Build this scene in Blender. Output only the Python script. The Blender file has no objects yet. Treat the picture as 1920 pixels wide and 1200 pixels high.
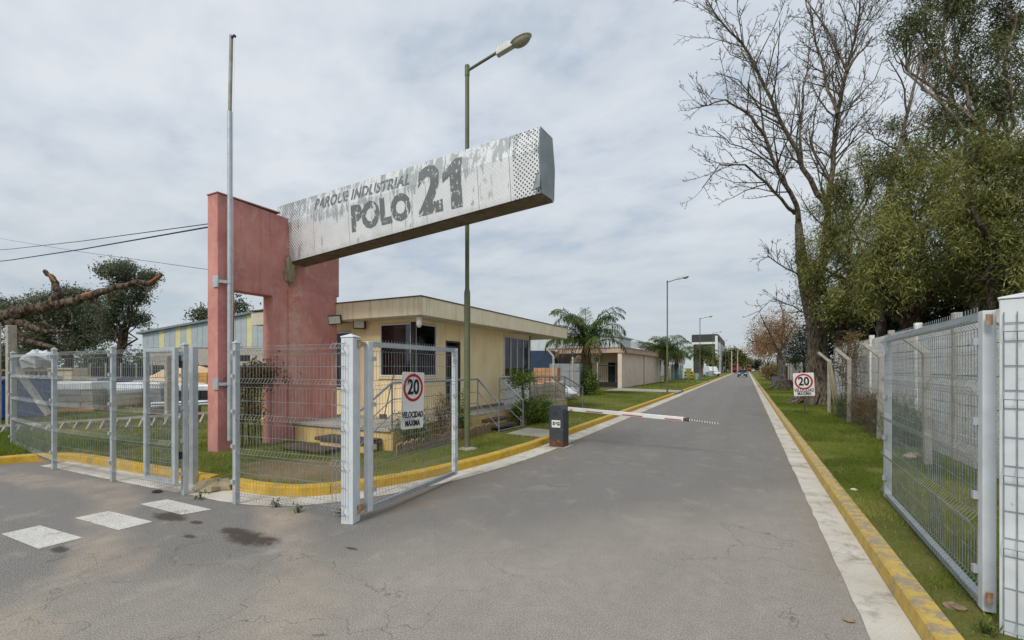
import bpy, math, random
import numpy as np
from mathutils import Vector, Matrix
sc = bpy.context.scene
PI = math.pi
rng = random.Random(7)
NR = np.random.RandomState(11)

# ------------------------------------------------------------------ camera
LENS_PX, HORIZON, MIDX, EYE, VANISH = 860.0, 690.0, 960.0, 1.75, 1400.0
YAW = math.atan((VANISH - MIDX) / LENS_PX)
cam_d = bpy.data.cameras.new('camera')
cam = bpy.data.objects.new('camera', cam_d)
sc.collection.objects.link(cam)
cam_d.sensor_width = 36.0
cam_d.lens = 36.0 * LENS_PX / 1920.0
cam_d.shift_y = (HORIZON - 600.0) / 1920.0
cam_d.clip_start, cam_d.clip_end = 0.05, 6000
cam.location = (0, 0, EYE)
cam.rotation_euler = (PI / 2, 0, YAW)
sc.camera = cam

# ------------------------------------------------------------------ light
SUN_EL, SUN_AZ = math.radians(44), math.radians(187)      # azimuth clockwise from +Y (the road)
world = bpy.data.worlds.new('World'); sc.world = world; world.use_nodes = True
wn, wl = world.node_tree.nodes, world.node_tree.links
wn.clear()
def N(nodes, t, **kw):
    n = nodes.new(t)
    for k, v in kw.items(): setattr(n, k, v)
    return n
sky = N(wn, 'ShaderNodeTexSky', sky_type='NISHITA', sun_disc=False)
sky.sun_elevation, sky.sun_rotation = SUN_EL, SUN_AZ
tc = N(wn, 'ShaderNodeTexCoord')
sep = N(wn, 'ShaderNodeSeparateXYZ'); wl.new(tc.outputs['Generated'], sep.inputs[0])
def wmath(op, a, b=None, clamp=False):
    m = N(wn, 'ShaderNodeMath', operation=op, use_clamp=clamp)
    for i, x in enumerate((a, b)):
        if x is None: continue
        if isinstance(x, (int, float)): m.inputs[i].default_value = x
        else: wl.new(x, m.inputs[i])
    return m.outputs[0]
zc = wmath('ADD', wmath('MAXIMUM', sep.outputs[2], 0.0), 0.16)
cv = N(wn, 'ShaderNodeCombineXYZ')
wl.new(wmath('DIVIDE', sep.outputs[0], zc), cv.inputs[0]); wl.new(wmath('DIVIDE', sep.outputs[1], zc), cv.inputs[1])
def wnoise(scale, detail, rough, dist, vec):
    n = N(wn, 'ShaderNodeTexNoise'); wl.new(vec, n.inputs['Vector'])
    n.inputs['Scale'].default_value = scale; n.inputs['Detail'].default_value = detail
    n.inputs['Roughness'].default_value = rough; n.inputs['Distortion'].default_value = dist
    return n.outputs['Fac']
mp = N(wn, 'ShaderNodeMapping'); wl.new(cv.outputs[0], mp.inputs[0])
mp.inputs['Scale'].default_value = (1.0, 1.35, 1.0); mp.inputs['Rotation'].default_value = (0, 0, 0.7)
big = wnoise(0.75, 3, 0.5, 0.15, cv.outputs[0])
small = wnoise(3.0, 5, 0.55, 0.12, mp.outputs[0])
mixf = wmath('ADD', wmath('MULTIPLY', big, 0.5), wmath('MULTIPLY', small, 0.5))
ramp = N(wn, 'ShaderNodeValToRGB'); wl.new(mixf, ramp.inputs[0])
cr = ramp.color_ramp
cr.elements[0].position, cr.elements[0].color = 0.38, (3.9, 4.5, 5.3, 1)
cr.elements[1].position, cr.elements[1].color = 0.60, (5.9, 6.2, 6.6, 1)
e = cr.elements.new(0.48); e.color = (4.95, 5.4, 6.0, 1)
# towards the horizon the cloud deck thickens to one even grey
hz = wmath('SUBTRACT', 1.0, wmath('MULTIPLY', sep.outputs[2], 2.6), clamp=True)
hzm = N(wn, 'ShaderNodeMix', data_type='RGBA'); wl.new(wmath('MULTIPLY', hz, 0.9), hzm.inputs['Factor'])
wl.new(ramp.outputs[0], hzm.inputs['A']); hzm.inputs['B'].default_value = (4.15, 4.6, 4.9, 1)
# a few thin places where the blue sky shows through
thin = N(wn, 'ShaderNodeMapRange'); wl.new(mixf, thin.inputs[0])
thin.inputs[1].default_value, thin.inputs[2].default_value = 0.30, 0.46
thin.inputs[3].default_value, thin.inputs[4].default_value = 0.80, 0.98
fin = N(wn, 'ShaderNodeMix', data_type='RGBA'); wl.new(thin.outputs[0], fin.inputs['Factor'])
wl.new(sky.outputs[0], fin.inputs['A']); wl.new(hzm.outputs['Result'], fin.inputs['B'])
bg = N(wn, 'ShaderNodeBackground'); bg.inputs[1].default_value = 0.094
wl.new(fin.outputs['Result'], bg.inputs[0])
wo = N(wn, 'ShaderNodeOutputWorld'); wl.new(bg.outputs[0], wo.inputs[0])

sun_d = bpy.data.lights.new('sun', 'SUN'); sun = bpy.data.objects.new('sun', sun_d); sc.collection.objects.link(sun)
sun_d.energy, sun_d.angle, sun_d.color = 1.5, math.radians(18), (1.0, 0.95, 0.87)
sdir = Vector((math.sin(SUN_AZ) * math.cos(SUN_EL), math.cos(SUN_AZ) * math.cos(SUN_EL), math.sin(SUN_EL)))
sun.rotation_euler = sdir.to_track_quat('Z', 'Y').to_euler()
sun.location = (0, 0, 30)
vs = sc.view_settings
vs.view_transform, vs.look, vs.gamma, vs.exposure, vs.use_curve_mapping = 'Standard', 'None', 1.0, 0.43, False

# ------------------------------------------------------------------ pixel to place
FD = (-math.sin(YAW), math.cos(YAW)); FR = (math.cos(YAW), math.sin(YAW))
def ray(x, y):
    u = (x - MIDX) / LENS_PX
    return Vector((FD[0] + u * FR[0], FD[1] + u * FR[1], (HORIZON - y) / LENS_PX))
def att(x, y, t): r = ray(x, y) * t; return Vector((r.x, r.y, EYE + r.z))
def grd(x, y, z=0.0): r = ray(x, y); return att(x, y, (z - EYE) / r.z)

# ------------------------------------------------------------------ mesh helpers
class MB:
    def __init__(s): s.v = []; s.f = []
    def add(s, vs, fs):
        o = len(s.v); s.v += [tuple(v) for v in vs]; s.f += [tuple(i + o for i in f) for f in fs]; return s
    def box(s, a, b):
        x0, y0, z0 = a; x1, y1, z1 = b
        return s.add([(x0,y0,z0),(x1,y0,z0),(x1,y1,z0),(x0,y1,z0),(x0,y0,z1),(x1,y0,z1),(x1,y1,z1),(x0,y1,z1)],
                     [(0,3,2,1),(4,5,6,7),(0,1,5,4),(1,2,6,5),(2,3,7,6),(3,0,4,7)])
    def cbox(s, c, d, rz=0.0, rx=0.0, ry=0.0):
        m = Matrix.Translation(Vector(c)) @ Matrix.Rotation(rz, 4, 'Z') @ Matrix.Rotation(ry, 4, 'Y') @ Matrix.Rotation(rx, 4, 'X')
        t = MB().box((-d[0]/2,-d[1]/2,-d[2]/2),(d[0]/2,d[1]/2,d[2]/2))
        return s.add([m @ Vector(v) for v in t.v], t.f)
    def bar(s, a, b, w, h, up=(0,0,1)):
        a, b = Vector(a), Vector(b); d = (b - a).normalized(); up = Vector(up)
        if abs(d.dot(up)) > .98: up = Vector((0,1,0)) if abs(d.y) < .9 else Vector((1,0,0))
        x = d.cross(up).normalized(); y = x.cross(d)
        vs = []
        for p in (a, b):
            for sx, sy in ((-1,-1),(1,-1),(1,1),(-1,1)): vs.append(p + x*sx*w/2 + y*sy*h/2)
        return s.add(vs, [(0,1,2,3),(7,6,5,4),(0,4,5,1),(1,5,6,2),(2,6,7,3),(3,7,4,0)])
    def tube(s, pts, rad, n=8, cap=True):
        pts = [Vector(p) for p in pts]; k = len(pts)
        if not hasattr(rad, '__len__'): rad = [rad] * k
        vs = []; fs = []; ref = None
        for i, p in enumerate(pts):
            d = (pts[min(i+1,k-1)] - pts[max(i-1,0)])
            d = d.normalized() if d.length > 1e-9 else Vector((0,0,1))
            if ref is None:
                ref = Vector((0,0,1)) if abs(d.z) < .9 else Vector((1,0,0))
            x = d.cross(ref)
            if x.length < 1e-4: x = d.cross(Vector((0.3,0.9,0.2)))
            x.normalize(); y = x.cross(d); ref = d.cross(x) * -1 if False else y
            ref = y
            for j in range(n):
                a = 2*PI*j/n
                vs.append(p + (x*math.cos(a) + y*math.sin(a)) * rad[i])
        for i in range(k-1):
            for j in range(n):
                a = i*n + j; b = i*n + (j+1) % n
                fs.append((a, b, b+n, a+n))
        if cap:
            fs.append(tuple(range(n-1,-1,-1))); fs.append(tuple((k-1)*n + j for j in range(n)))
        return s.add(vs, fs)
    def prism(s, poly, z0, z1):
        n = len(poly)
        vs = [(x,y,z0) for x,y in poly] + [(x,y,z1) for x,y in poly]
        return s.add(vs, [tuple(range(n-1,-1,-1)), tuple(range(n,2*n))] + [(i,(i+1)%n,n+(i+1)%n,n+i) for i in range(n)])
    def extr(s, poly, axis, a, b):
        """polygon in the plane normal to axis (0=x:(y,z), 1=y:(x,z)), from a to b"""
        n = len(poly)
        P = (lambda q, t: (t, q[0], q[1])) if axis == 0 else (lambda q, t: (q[0], t, q[1]))
        vs = [P(q,a) for q in poly] + [P(q,b) for q in poly]
        return s.add(vs, [tuple(range(n-1,-1,-1)), tuple(range(n,2*n))] + [(i,(i+1)%n,n+(i+1)%n,n+i) for i in range(n)])
    def lathe(s, prof, n=12, c=(0,0,0)):
        vs = []; k = len(prof)
        for r, z in prof:
            for j in range(n): vs.append((c[0]+r*math.cos(2*PI*j/n), c[1]+r*math.sin(2*PI*j/n), c[2]+z))
        fs = [(i*n+j, i*n+(j+1)%n, (i+1)*n+(j+1)%n, (i+1)*n+j) for i in range(k-1) for j in range(n)]
        fs += [tuple(range(n-1,-1,-1)), tuple((k-1)*n+j for j in range(n))]
        return s.add(vs, fs)
    def blob(s, c, r, n=10, m=7, jag=0.15, seed=0):
        rr = random.Random(seed); vs = []; fs = []
        for i in range(m+1):
            ph = PI*i/m
            for j in range(n):
                a = 2*PI*j/n; k = 1 + rr.uniform(-jag, jag)
                vs.append((c[0]+r[0]*k*math.sin(ph)*math.cos(a), c[1]+r[1]*k*math.sin(ph)*math.sin(a), c[2]+r[2]*k*math.cos(ph)))
        for i in range(m):
            for j in range(n): fs.append((i*n+j,(i+1)*n+j,(i+1)*n+(j+1)%n,i*n+(j+1)%n))
        return s.add(vs, fs)
    def xf(s, m):
        s.v = [tuple(m @ Vector(v)) for v in s.v]; return s

ORG = {}
STUFF = {'twigs','foliage','crown','wire_mesh','chain_link','strand_wires','stems','roots','fronds','dry_fronds','frond_ribs','leaf_skirt'}
COL = sc.collection
def empty(name, loc=(0,0,0), rz=0.0, **props):
    o = bpy.data.objects.new(name, None); COL.objects.link(o); o.location = loc; o.rotation_euler = (0,0,rz)
    o.empty_display_size = 0.2; ORG[o.name] = Vector(loc)
    for k, v in props.items(): o[k] = v
    return o
def thing(name, label, cat, loc=(0,0,0), rz=0.0, group=None):
    o = empty(name, loc, rz); o['label'] = label; o['category'] = cat
    if group: o['group'] = group
    return o
def tag(o, label, cat, group=None):
    o['label'] = label; o['category'] = cat
    if group: o['group'] = group
    return o
def build(name, mb, mat, parent=None, smooth=False, bevel=0.0, label=None, local=False):
    """mesh object from world coordinates; under a parent they are taken relative to its base"""
    me = bpy.data.meshes.new(name)
    off = ORG.get(parent.name, Vector()) if parent is not None and not local else Vector()
    v = mb.v if off.length == 0 else [(a-off.x, b-off.y, c-off.z) for a, b, c in mb.v]
    me.from_pydata(v, [], mb.f); me.materials.append(mat)
    if smooth: me.polygons.foreach_set('use_smooth', [True]*len(me.polygons))
    o = bpy.data.objects.new(name, me); COL.objects.link(o)
    if parent is not None: o.parent = parent; ORG[o.name] = off if not local else Vector()
    if bevel:
        b = o.modifiers.new('bevel','BEVEL'); b.width = bevel; b.segments = 2; b.limit_method = 'ANGLE'; b.angle_limit = math.radians(40)
    if smooth and hasattr(me, 'set_sharp_from_angle'): me.set_sharp_from_angle(angle=math.radians(50))
    if label: o['label'] = label
    if name in STUFF: o['kind'] = 'stuff'
    return o
def copy_tree(o, parent=None):
    c = o.copy(); COL.objects.link(c); c.parent = parent
    for ch in [x for x in o.children]: copy_tree(ch, c)
    return c
def place(proto, used, loc, rz=0.0, scale=1.0, label=None):
    r = copy_tree(proto) if used[0] else proto
    used[0] = True
    r.location = loc; r.rotation_euler = (0,0,rz); r.scale = (scale,)*3 if not hasattr(scale,'__len__') else scale
    if label: r['label'] = label
    return r
def np_mesh(name, V, F, mat, parent=None, tint=None, kind=None):
    """V (n,3) float, F (m,3|4) int"""
    me = bpy.data.meshes.new(name); k = F.shape[1]
    me.vertices.add(len(V)); me.vertices.foreach_set('co', V.astype(np.float32).ravel())
    me.loops.add(F.size); me.loops.foreach_set('vertex_index', F.astype(np.int32).ravel())
    me.polygons.add(len(F)); me.polygons.foreach_set('loop_start', np.arange(0, F.size, k, dtype=np.int32))
    me.polygons.foreach_set('loop_total', np.full(len(F), k, np.int32))
    if tint is not None:
        a = me.attributes.new('tint', 'FLOAT', 'FACE'); a.data.foreach_set('value', tint.astype(np.float32))
    me.materials.append(mat); me.update(calc_edges=True)
    o = bpy.data.objects.new(name, me); COL.objects.link(o)
    if parent is not None: o.parent = parent; o.location = -ORG[parent.name]
    if kind or name in STUFF: o['kind'] = kind or 'stuff'
    return o

# ------------------------------------------------------------------ materials
def srgb(r, g, b):
    f = lambda c: (c/255/12.92 if c/255 <= .04045 else ((c/255+.055)/1.055)**2.4)
    return (f(r), f(g), f(b), 1)
class Mat:
    def __init__(s, name):
        s.m = bpy.data.materials.new(name); s.m.use_nodes = True
        s.n = s.m.node_tree.nodes; s.l = s.m.node_tree.links
        s.b = s.n['Principled BSDF']; s.geo = None
    def pos(s, obj=False):
        if obj:
            t = s.n.new('ShaderNodeTexCoord'); return t.outputs['Object']
        if s.geo is None: s.geo = s.n.new('ShaderNodeNewGeometry')
        return s.geo.outputs['Position']
    def mapping(s, v, scale=(1,1,1), loc=(0,0,0), rot=(0,0,0)):
        m = s.n.new('ShaderNodeMapping'); s.l.new(v, m.inputs[0])
        m.inputs['Scale'].default_value = scale; m.inputs['Location'].default_value = loc; m.inputs['Rotation'].default_value = rot
        return m.outputs[0]
    def noise(s, v, scale, detail=4, rough=.55, dist=0.0):
        n = s.n.new('ShaderNodeTexNoise'); s.l.new(v, n.inputs['Vector'])
        n.inputs['Scale'].default_value = scale; n.inputs['Detail'].default_value = detail
        n.inputs['Roughness'].default_value = rough; n.inputs['Distortion'].default_value = dist
        return n.outputs['Fac']
    def math(s, op, a, b=None, clamp=False):
        m = s.n.new('ShaderNodeMath'); m.operation = op; m.use_clamp = clamp
        for i, x in enumerate((a, b)):
            if x is None: continue
            if isinstance(x, (int, float)): m.inputs[i].default_value = x
            else: s.l.new(x, m.inputs[i])
        return m.outputs[0]
    def step(s, x, a, b, lo=0.0, hi=1.0):
        m = s.n.new('ShaderNodeMapRange'); s.l.new(x, m.inputs[0])
        for i, q in enumerate((a, b, lo, hi)): m.inputs[1+i].default_value = q
        return m.outputs[0]
    def mix(s, fac, a, b):
        m = s.n.new('ShaderNodeMix'); m.data_type = 'RGBA'
        for key, x in (('Factor', fac), ('A', a), ('B', b)):
            if isinstance(x, (int, float, tuple, list)): m.inputs[key].default_value = x
            else: s.l.new(x, m.inputs[key])
        return m.outputs['Result']
    def xyz(s, v):
        q = s.n.new('ShaderNodeSeparateXYZ'); s.l.new(v, q.inputs[0]); return q.outputs
    def bump(s, h, strength=.3, dist=.01):
        b = s.n.new('ShaderNodeBump'); s.l.new(h, b.inputs['Height'])
        b.inputs['Strength'].default_value = strength; b.inputs['Distance'].default_value = dist
        s.l.new(b.outputs[0], s.b.inputs['Normal'])
    def color(s, x):
        if isinstance(x, tuple): s.b.inputs['Base Color'].default_value = x
        else: s.l.new(x, s.b.inputs['Base Color'])
    def rough(s, r):
        if isinstance(r, (int, float)): s.b.inputs['Roughness'].default_value = r
        else: s.l.new(r, s.b.inputs['Roughness'])
    def set(s, **kw):
        for k, v in kw.items(): s.b.inputs[k].default_value = v
        return s
    def normal_z(s):
        if s.geo is None: s.geo = s.n.new('ShaderNodeNewGeometry')
        return s.xyz(s.geo.outputs['True Normal'])[2]

def plain(name, col, col2=None, rough=.7, scale=4, metal=0.0, bump=.15, bscale=60, streak=0.0, streak_col=None, rust=0.0, obj=False, spec=.5):
    m = Mat(name); p = m.pos(obj)
    c2 = col2 or tuple(c*.72 for c in col[:3]) + (1,)
    c = m.mix(m.step(m.noise(p, scale, 5, .6), .35, .68), col, c2)
    if streak:
        sv = m.mapping(p, (7, 7, .45)); c = m.mix(m.math('MULTIPLY', m.step(m.noise(sv, 1.4, 5, .65), .52, .75), streak), c, streak_col or srgb(70,62,50))
    if rust:
        rv = m.noise(m.mapping(p, (1, 1, .5)), 9, 6, .7); c = m.mix(m.step(rv, .70-rust*.1, .75), c, srgb(120,72,38))
    m.color(c); m.rough(rough); m.set(Metallic=metal); m.b.inputs['Specular IOR Level'].default_value = spec
    if bump: m.bump(m.noise(p, bscale, 4, .6), bump, .004)
    return m.m

def make_asphalt():
    m = Mat('asphalt'); p = m.pos(); X = m.xyz(p)
    base = m.mix(m.step(m.noise(p, .45, 4, .6, .4), .3, .7), srgb(160,152,141), srgb(140,133,124))
    base = m.mix(m.math('MULTIPLY', m.step(m.noise(m.mapping(p,(3.0,.12,1)), 1.3, 4, .6), .45, .72), .35), base, srgb(168,160,149))
    # the older, darker asphalt of the side apron
    wob = m.noise(p, .6, 4, .6)
    side = m.math('ADD', m.math('MULTIPLY', X[0], -1.0), m.math('ADD', m.math('MULTIPLY', X[1], .9), m.math('MULTIPLY', wob, 2.5)))
    base = m.mix(m.step(side, 6.4, 8.2, 0, .82), base, srgb(100,99,98))
    # tan dust swept along the turning wheel tracks
    r = m.math('SQRT', m.math('ADD', m.math('POWER', m.math('ADD', X[0], 9.0), 2.0), m.math('POWER', m.math('ADD', X[1], 3.6), 2.0)))
    ring = m.math('SINE', m.math('MULTIPLY', m.math('ADD', r, m.math('MULTIPLY', m.noise(p, .5, 3, .5), 1.0)), 3.7))
    dust = m.math('MULTIPLY', m.step(ring, .25, 1.0), m.step(m.noise(p, .9, 5, .65), .36, .64))
    dust = m.math('MULTIPLY', dust, m.math('MULTIPLY', m.step(X[1], 5.5, 3.2), m.step(X[0], -1.5, -4.2)))
    base = m.mix(m.math('MULTIPLY', dust, .9), base, srgb(186,168,144))
    # hand-sized mottling and aggregate speckle
    mo = m.noise(p, 7.5, 5, .7); base = m.mix(m.step(mo, .38, .66, 0, .42), base, srgb(124,119,113)); base = m.mix(m.step(m.noise(p, 2.1, 6, .7, .5), .55, .72, 0, .4), base, srgb(176,168,157))
    sp = m.noise(p, 95, 3, .75)
    base = m.mix(m.step(sp, .48, .62, 0, .5), base, srgb(196,192,186))
    base = m.mix(m.step(sp, .48, .34, 0, .6), base, srgb(92,90,88))
    # cracks
    vor = m.n.new('ShaderNodeTexVoronoi'); vor.feature = 'DISTANCE_TO_EDGE'
    wv = m.n.new('ShaderNodeVectorMath'); wv.operation = 'ADD'; m.l.new(p, wv.inputs[0])
    nz = m.n.new('ShaderNodeTexNoise'); nz.inputs['Scale'].default_value = 2.2; nz.inputs['Detail'].default_value = 5; m.l.new(p, nz.inputs['Vector']); m.l.new(nz.outputs['Color'], wv.inputs[1])
    m.l.new(wv.outputs[0], vor.inputs['Vector']); vor.inputs['Scale'].default_value = .95
    cm = m.math('MULTIPLY', m.step(vor.outputs['Distance'], .006, .001), m.step(m.noise(p, .33, 3, .5), .42, .56))
    base = m.mix(m.math('MULTIPLY', cm, .72), base, srgb(92,86,80))
    # ragged cross cracks on the right lane farther up
    cc = m.step(m.noise(m.mapping(p, (.55, 5.0, 1)), 1.0, 5, .65), .54, .60)
    cc = m.math('MULTIPLY', cc, m.math('MULTIPLY', m.math('MULTIPLY', m.step(X[1], 13, 19), m.step(X[1], 62, 45)), m.math('MULTIPLY', m.step(X[0], -.9, -.2), m.step(X[0], .9, .5))))
    base = m.mix(m.math('MULTIPLY', cc, .6), base, srgb(84,80,76))
    # brown grit gathered along both gutters
    ed = m.math('MAXIMUM', m.step(X[0], -3.2, -3.7), m.step(X[0], .35, .72)); ed = m.math('MULTIPLY', m.math('MULTIPLY', ed, m.step(X[1], 3.9, 4.6)), m.step(m.noise(p, 1.7, 6, .7), .35, .65))
    base = m.mix(m.math('MULTIPLY', ed, .55), base, srgb(136,120,98))
    # two darker wheel lanes
    for lx in (-2.75, -1.35, -.45):
        ln_ = m.step(m.math('ABSOLUTE', m.math('SUBTRACT', X[0], m.math('ADD', m.math('MULTIPLY', m.noise(m.mapping(p,(0,.15,0)), 1.0, 2, .5), .4), lx-.2))), .34, .05)
        base = m.mix(m.math('MULTIPLY', m.math('MULTIPLY', ln_, m.step(X[1], 4, 8)), m.step(m.noise(m.mapping(p,(2.5,.2,1)), 1.5, 5, .65), .3, .7, .08, .42)), base, srgb(118,114,109))
    # oil stains
    st = None
    for (cx, cy, rx, ry) in ((-4.55,2.97,.36,.17),(-4.85,3.02,.25,.10),(-6.05,2.98,.30,.13),(-5.55,3.0,.10,.05),(-3.4,3.25,.09,.03),(-5.9,1.95,.14,.07),(-5.15,2.72,.10,.05)):
        a = m.math('POWER', m.math('DIVIDE', m.math('SUBTRACT', X[0], cx), rx), 2.0)
        b = m.math('POWER', m.math('DIVIDE', m.math('SUBTRACT', X[1], cy), ry), 2.0)
        d = m.math('ADD', m.math('ADD', a, b), m.math('MULTIPLY', m.math('SUBTRACT', m.noise(p, 6, 6, .75, .6), .5), 3.2))
        q = m.step(d, 1.15, .35); st = q if st is None else m.math('MAXIMUM', st, q)
    base = m.mix(m.math('MULTIPLY', st, .85), base, srgb(62,52,42))
    m.color(base); m.rough(m.step(st, 0, 1, .88, .6))
    m.bump(m.math('SUBTRACT', m.noise(p, 190, 3, .7), m.math('MULTIPLY', cm, .8)), .5, .006)
    m.b.inputs['Specular IOR Level'].default_value = .3
    return m.m
def make_turf_ground():
    m = Mat('turf_ground'); p = m.pos()
    g = m.mix(m.step(m.noise(p, 1.3, 5, .65), .35, .65), srgb(96,102,48), srgb(124,120,68))
    g = m.mix(m.step(m.noise(p, 40, 3, .7), .4, .7, 0, .5), g, srgb(70,76,32))
    d = m.step(m.noise(p, .75, 5, .68, .3), .54, .66)
    X = m.xyz(p)
    worn = m.math('ADD', m.math('POWER', m.math('DIVIDE', m.math('ADD', X[0], 6.3), 1.4), 2.0), m.math('POWER', m.math('DIVIDE', m.math('SUBTRACT', X[1], 5.0), .75), 2.0))
    worn = m.step(m.math('ADD', worn, m.math('MULTIPLY', m.noise(p, 1.6, 5, .7), 2.0)), 2.3, 1.3)
    g = m.mix(m.math('MAXIMUM', m.math('MULTIPLY', d, .6), worn), g, m.mix(m.noise(p, 12, 4, .7), srgb(150,132,104), srgb(118,102,78)))
    m.color(g); m.rough(.95); m.bump(m.noise(p, 60, 4, .7), .6, .02); m.b.inputs['Specular IOR Level'].default_value = .1
    return m.m
def make_kerb(name, yel=.62, ya=srgb(212,172,50), yb=srgb(182,146,54)):
    m = Mat(name); p = m.pos(); nz = m.normal_z()
    paint = m.mix(m.step(m.noise(p, 6, 5, .65), .35, .7), ya, yb)
    paint = m.mix(m.step(m.noise(m.mapping(p,(1,1,3)), 14, 5, .7), .56, .72, 0, .6), paint, srgb(140,112,60))
    conc = m.mix(m.noise(p, 9, 5, .7), srgb(176,160,132), srgb(138,126,108))
    wear = m.math('ADD', m.noise(p, 7, 6, .75), m.math('MULTIPLY', nz, .11))
    m.color(m.mix(m.step(wear, yel-.03, yel+.05), paint, conc)); m.rough(.85)
    m.bump(m.noise(p, 35, 5, .7), .5, .01)
    return m.m
def make_concrete(name, a, b, dirt=.5, scale=1.2):
    m = Mat(name); p = m.pos()
    c = m.mix(m.step(m.noise(p, scale, 6, .65), .32, .68), a, b)
    c = m.mix(m.math('MULTIPLY', m.step(m.noise(p, scale*2.3, 6, .72, .4), .52, .66), dirt), c, srgb(122,110,92))
    c = m.mix(m.step(m.noise(p, 130, 2, .6), .5, .65, 0, .25), c, srgb(110,104,96))
    m.color(c); m.rough(.9); m.bump(m.noise(p, 70, 5, .7), .35, .006); m.b.inputs['Specular IOR Level'].default_value = .25
    return m.m
def make_pink():
    m = Mat('pink_plaster'); p = m.pos(); X = m.xyz(p)
    c = m.mix(m.step(m.noise(p, 1.1, 7, .68, .5), .36, .64), srgb(212,152,143), srgb(188,126,122))
    sv = m.mapping(p, (5, 5, .35)); st = m.step(m.noise(sv, 1.3, 6, .7), .50, .78)
    c = m.mix(m.math('MULTIPLY', st, .38), c, srgb(220,174,164))
    st2 = m.step(m.noise(m.mapping(p, (6, 6, .3), (3,1,7)), 1.2, 6, .7), .56, .76)
    c = m.mix(m.math('MULTIPLY', st2, .6), c, srgb(148,104,100))
    bl_ = m.step(m.noise(p, 2.4, 7, .75, .8), .54, .68); c = m.mix(m.math('MULTIPLY', bl_, .5), c, srgb(226,190,180)); c = m.mix(m.step(m.noise(m.mapping(p,(1,1,.6),(9,3,1)), 3.1, 7, .75, .6), .56, .68, 0, .4), c, srgb(150,98,96))
    # bleached drip below the broken bearing
    dx = m.math('ABSOLUTE', m.math('SUBTRACT', X[1], 6.95))
    drip = m.math('MULTIPLY', m.step(m.math('ADD', dx, m.math('MULTIPLY', m.noise(p, 5, 5, .7), .5)), .62, .28), m.math('MULTIPLY', m.step(X[2], 4.1, 3.5), m.step(X[2], .0, 2.4)))
    c = m.mix(m.math('MULTIPLY', drip, m.step(m.noise(p, 7, 6, .75), .42, .62, .12, .75)), c, srgb(216,190,172))
    c = m.mix(m.math('MULTIPLY', m.math('MULTIPLY', drip, m.step(X[2], 2.9, 3.2)), m.step(m.noise(p, 4, 5, .7), .45, .55, 0, .7)), c, srgb(204,118,102))
    # soot on the upper edge and damp at the foot
    c = m.mix(m.math('MULTIPLY', m.step(m.math('ADD', X[2], m.math('MULTIPLY', m.noise(sv, 2, 4, .6), .5)), 5.15, 5.45), .5), c, srgb(120,98,94))
    c = m.mix(m.math('MULTIPLY', m.step(m.math('ADD', X[2], m.math('MULTIPLY', m.noise(p, 3, 5, .7), .8)), .95, .45), .45), c, srgb(160,130,122))
    m.color(c); m.rough(.92); m.bump(m.noise(p, 55, 5, .7), .35, .008); m.b.inputs['Specular IOR Level'].default_value = .2
    return m.m
def make_leaf(name, a, b, c3, trans=.25):
    m = Mat(name); at = m.n.new('ShaderNodeAttribute'); at.attribute_name = 'tint'
    r = m.n.new('ShaderNodeValToRGB'); m.l.new(at.outputs['Fac'], r.inputs[0])
    r.color_ramp.elements[0].color = a; r.color_ramp.elements[1].color = c3
    e = r.color_ramp.elements.new(.5); e.color = b
    m.color(r.outputs[0]); m.rough(.55); m.b.inputs['Specular IOR Level'].default_value = .3
    t = m.n.new('ShaderNodeBsdfTranslucent'); m.l.new(r.outputs[0], t.inputs[0])
    ms = m.n.new('ShaderNodeMixShader'); ms.inputs[0].default_value = trans
    m.l.new(m.b.outputs[0], ms.inputs[1]); m.l.new(t.outputs[0], ms.inputs[2])
    m.l.new(ms.outputs[0], m.n['Material Output'].inputs[0])
    return m.m
def make_bark(name, a, b, zs=.25, sc_=14):
    m = Mat(name); p = m.pos()
    w = m.noise(m.mapping(p, (1,1,zs)), sc_, 6, .7, .4)
    m.color(m.mix(m.step(w, .43, .57), a, b)); m.rough(.95); m.bump(w, 1.0, .08); m.b.inputs['Specular IOR Level'].default_value = .15
    return m.m
def make_glass(name='window_glass', tint=(.55,.6,.62,1), mixf=.5):
    m = Mat(name); tr = m.n.new('ShaderNodeBsdfTransparent'); tr.inputs[0].default_value = tint
    gl = m.n.new('ShaderNodeBsdfGlossy'); gl.inputs['Roughness'].default_value = .03; gl.inputs[0].default_value = (.6,.62,.65,1)
    fr = m.n.new('ShaderNodeFresnel'); fr.inputs[0].default_value = 1.5
    ms = m.n.new('ShaderNodeMixShader'); m.l.new(m.math('ADD', fr.outputs[0], .03), ms.inputs[0])
    m.l.new(tr.outputs[0], ms.inputs[1]); m.l.new(gl.outputs[0], ms.inputs[2])
    m.l.new(ms.outputs[0], m.n['Material Output'].inputs[0])
    return m.m
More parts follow.
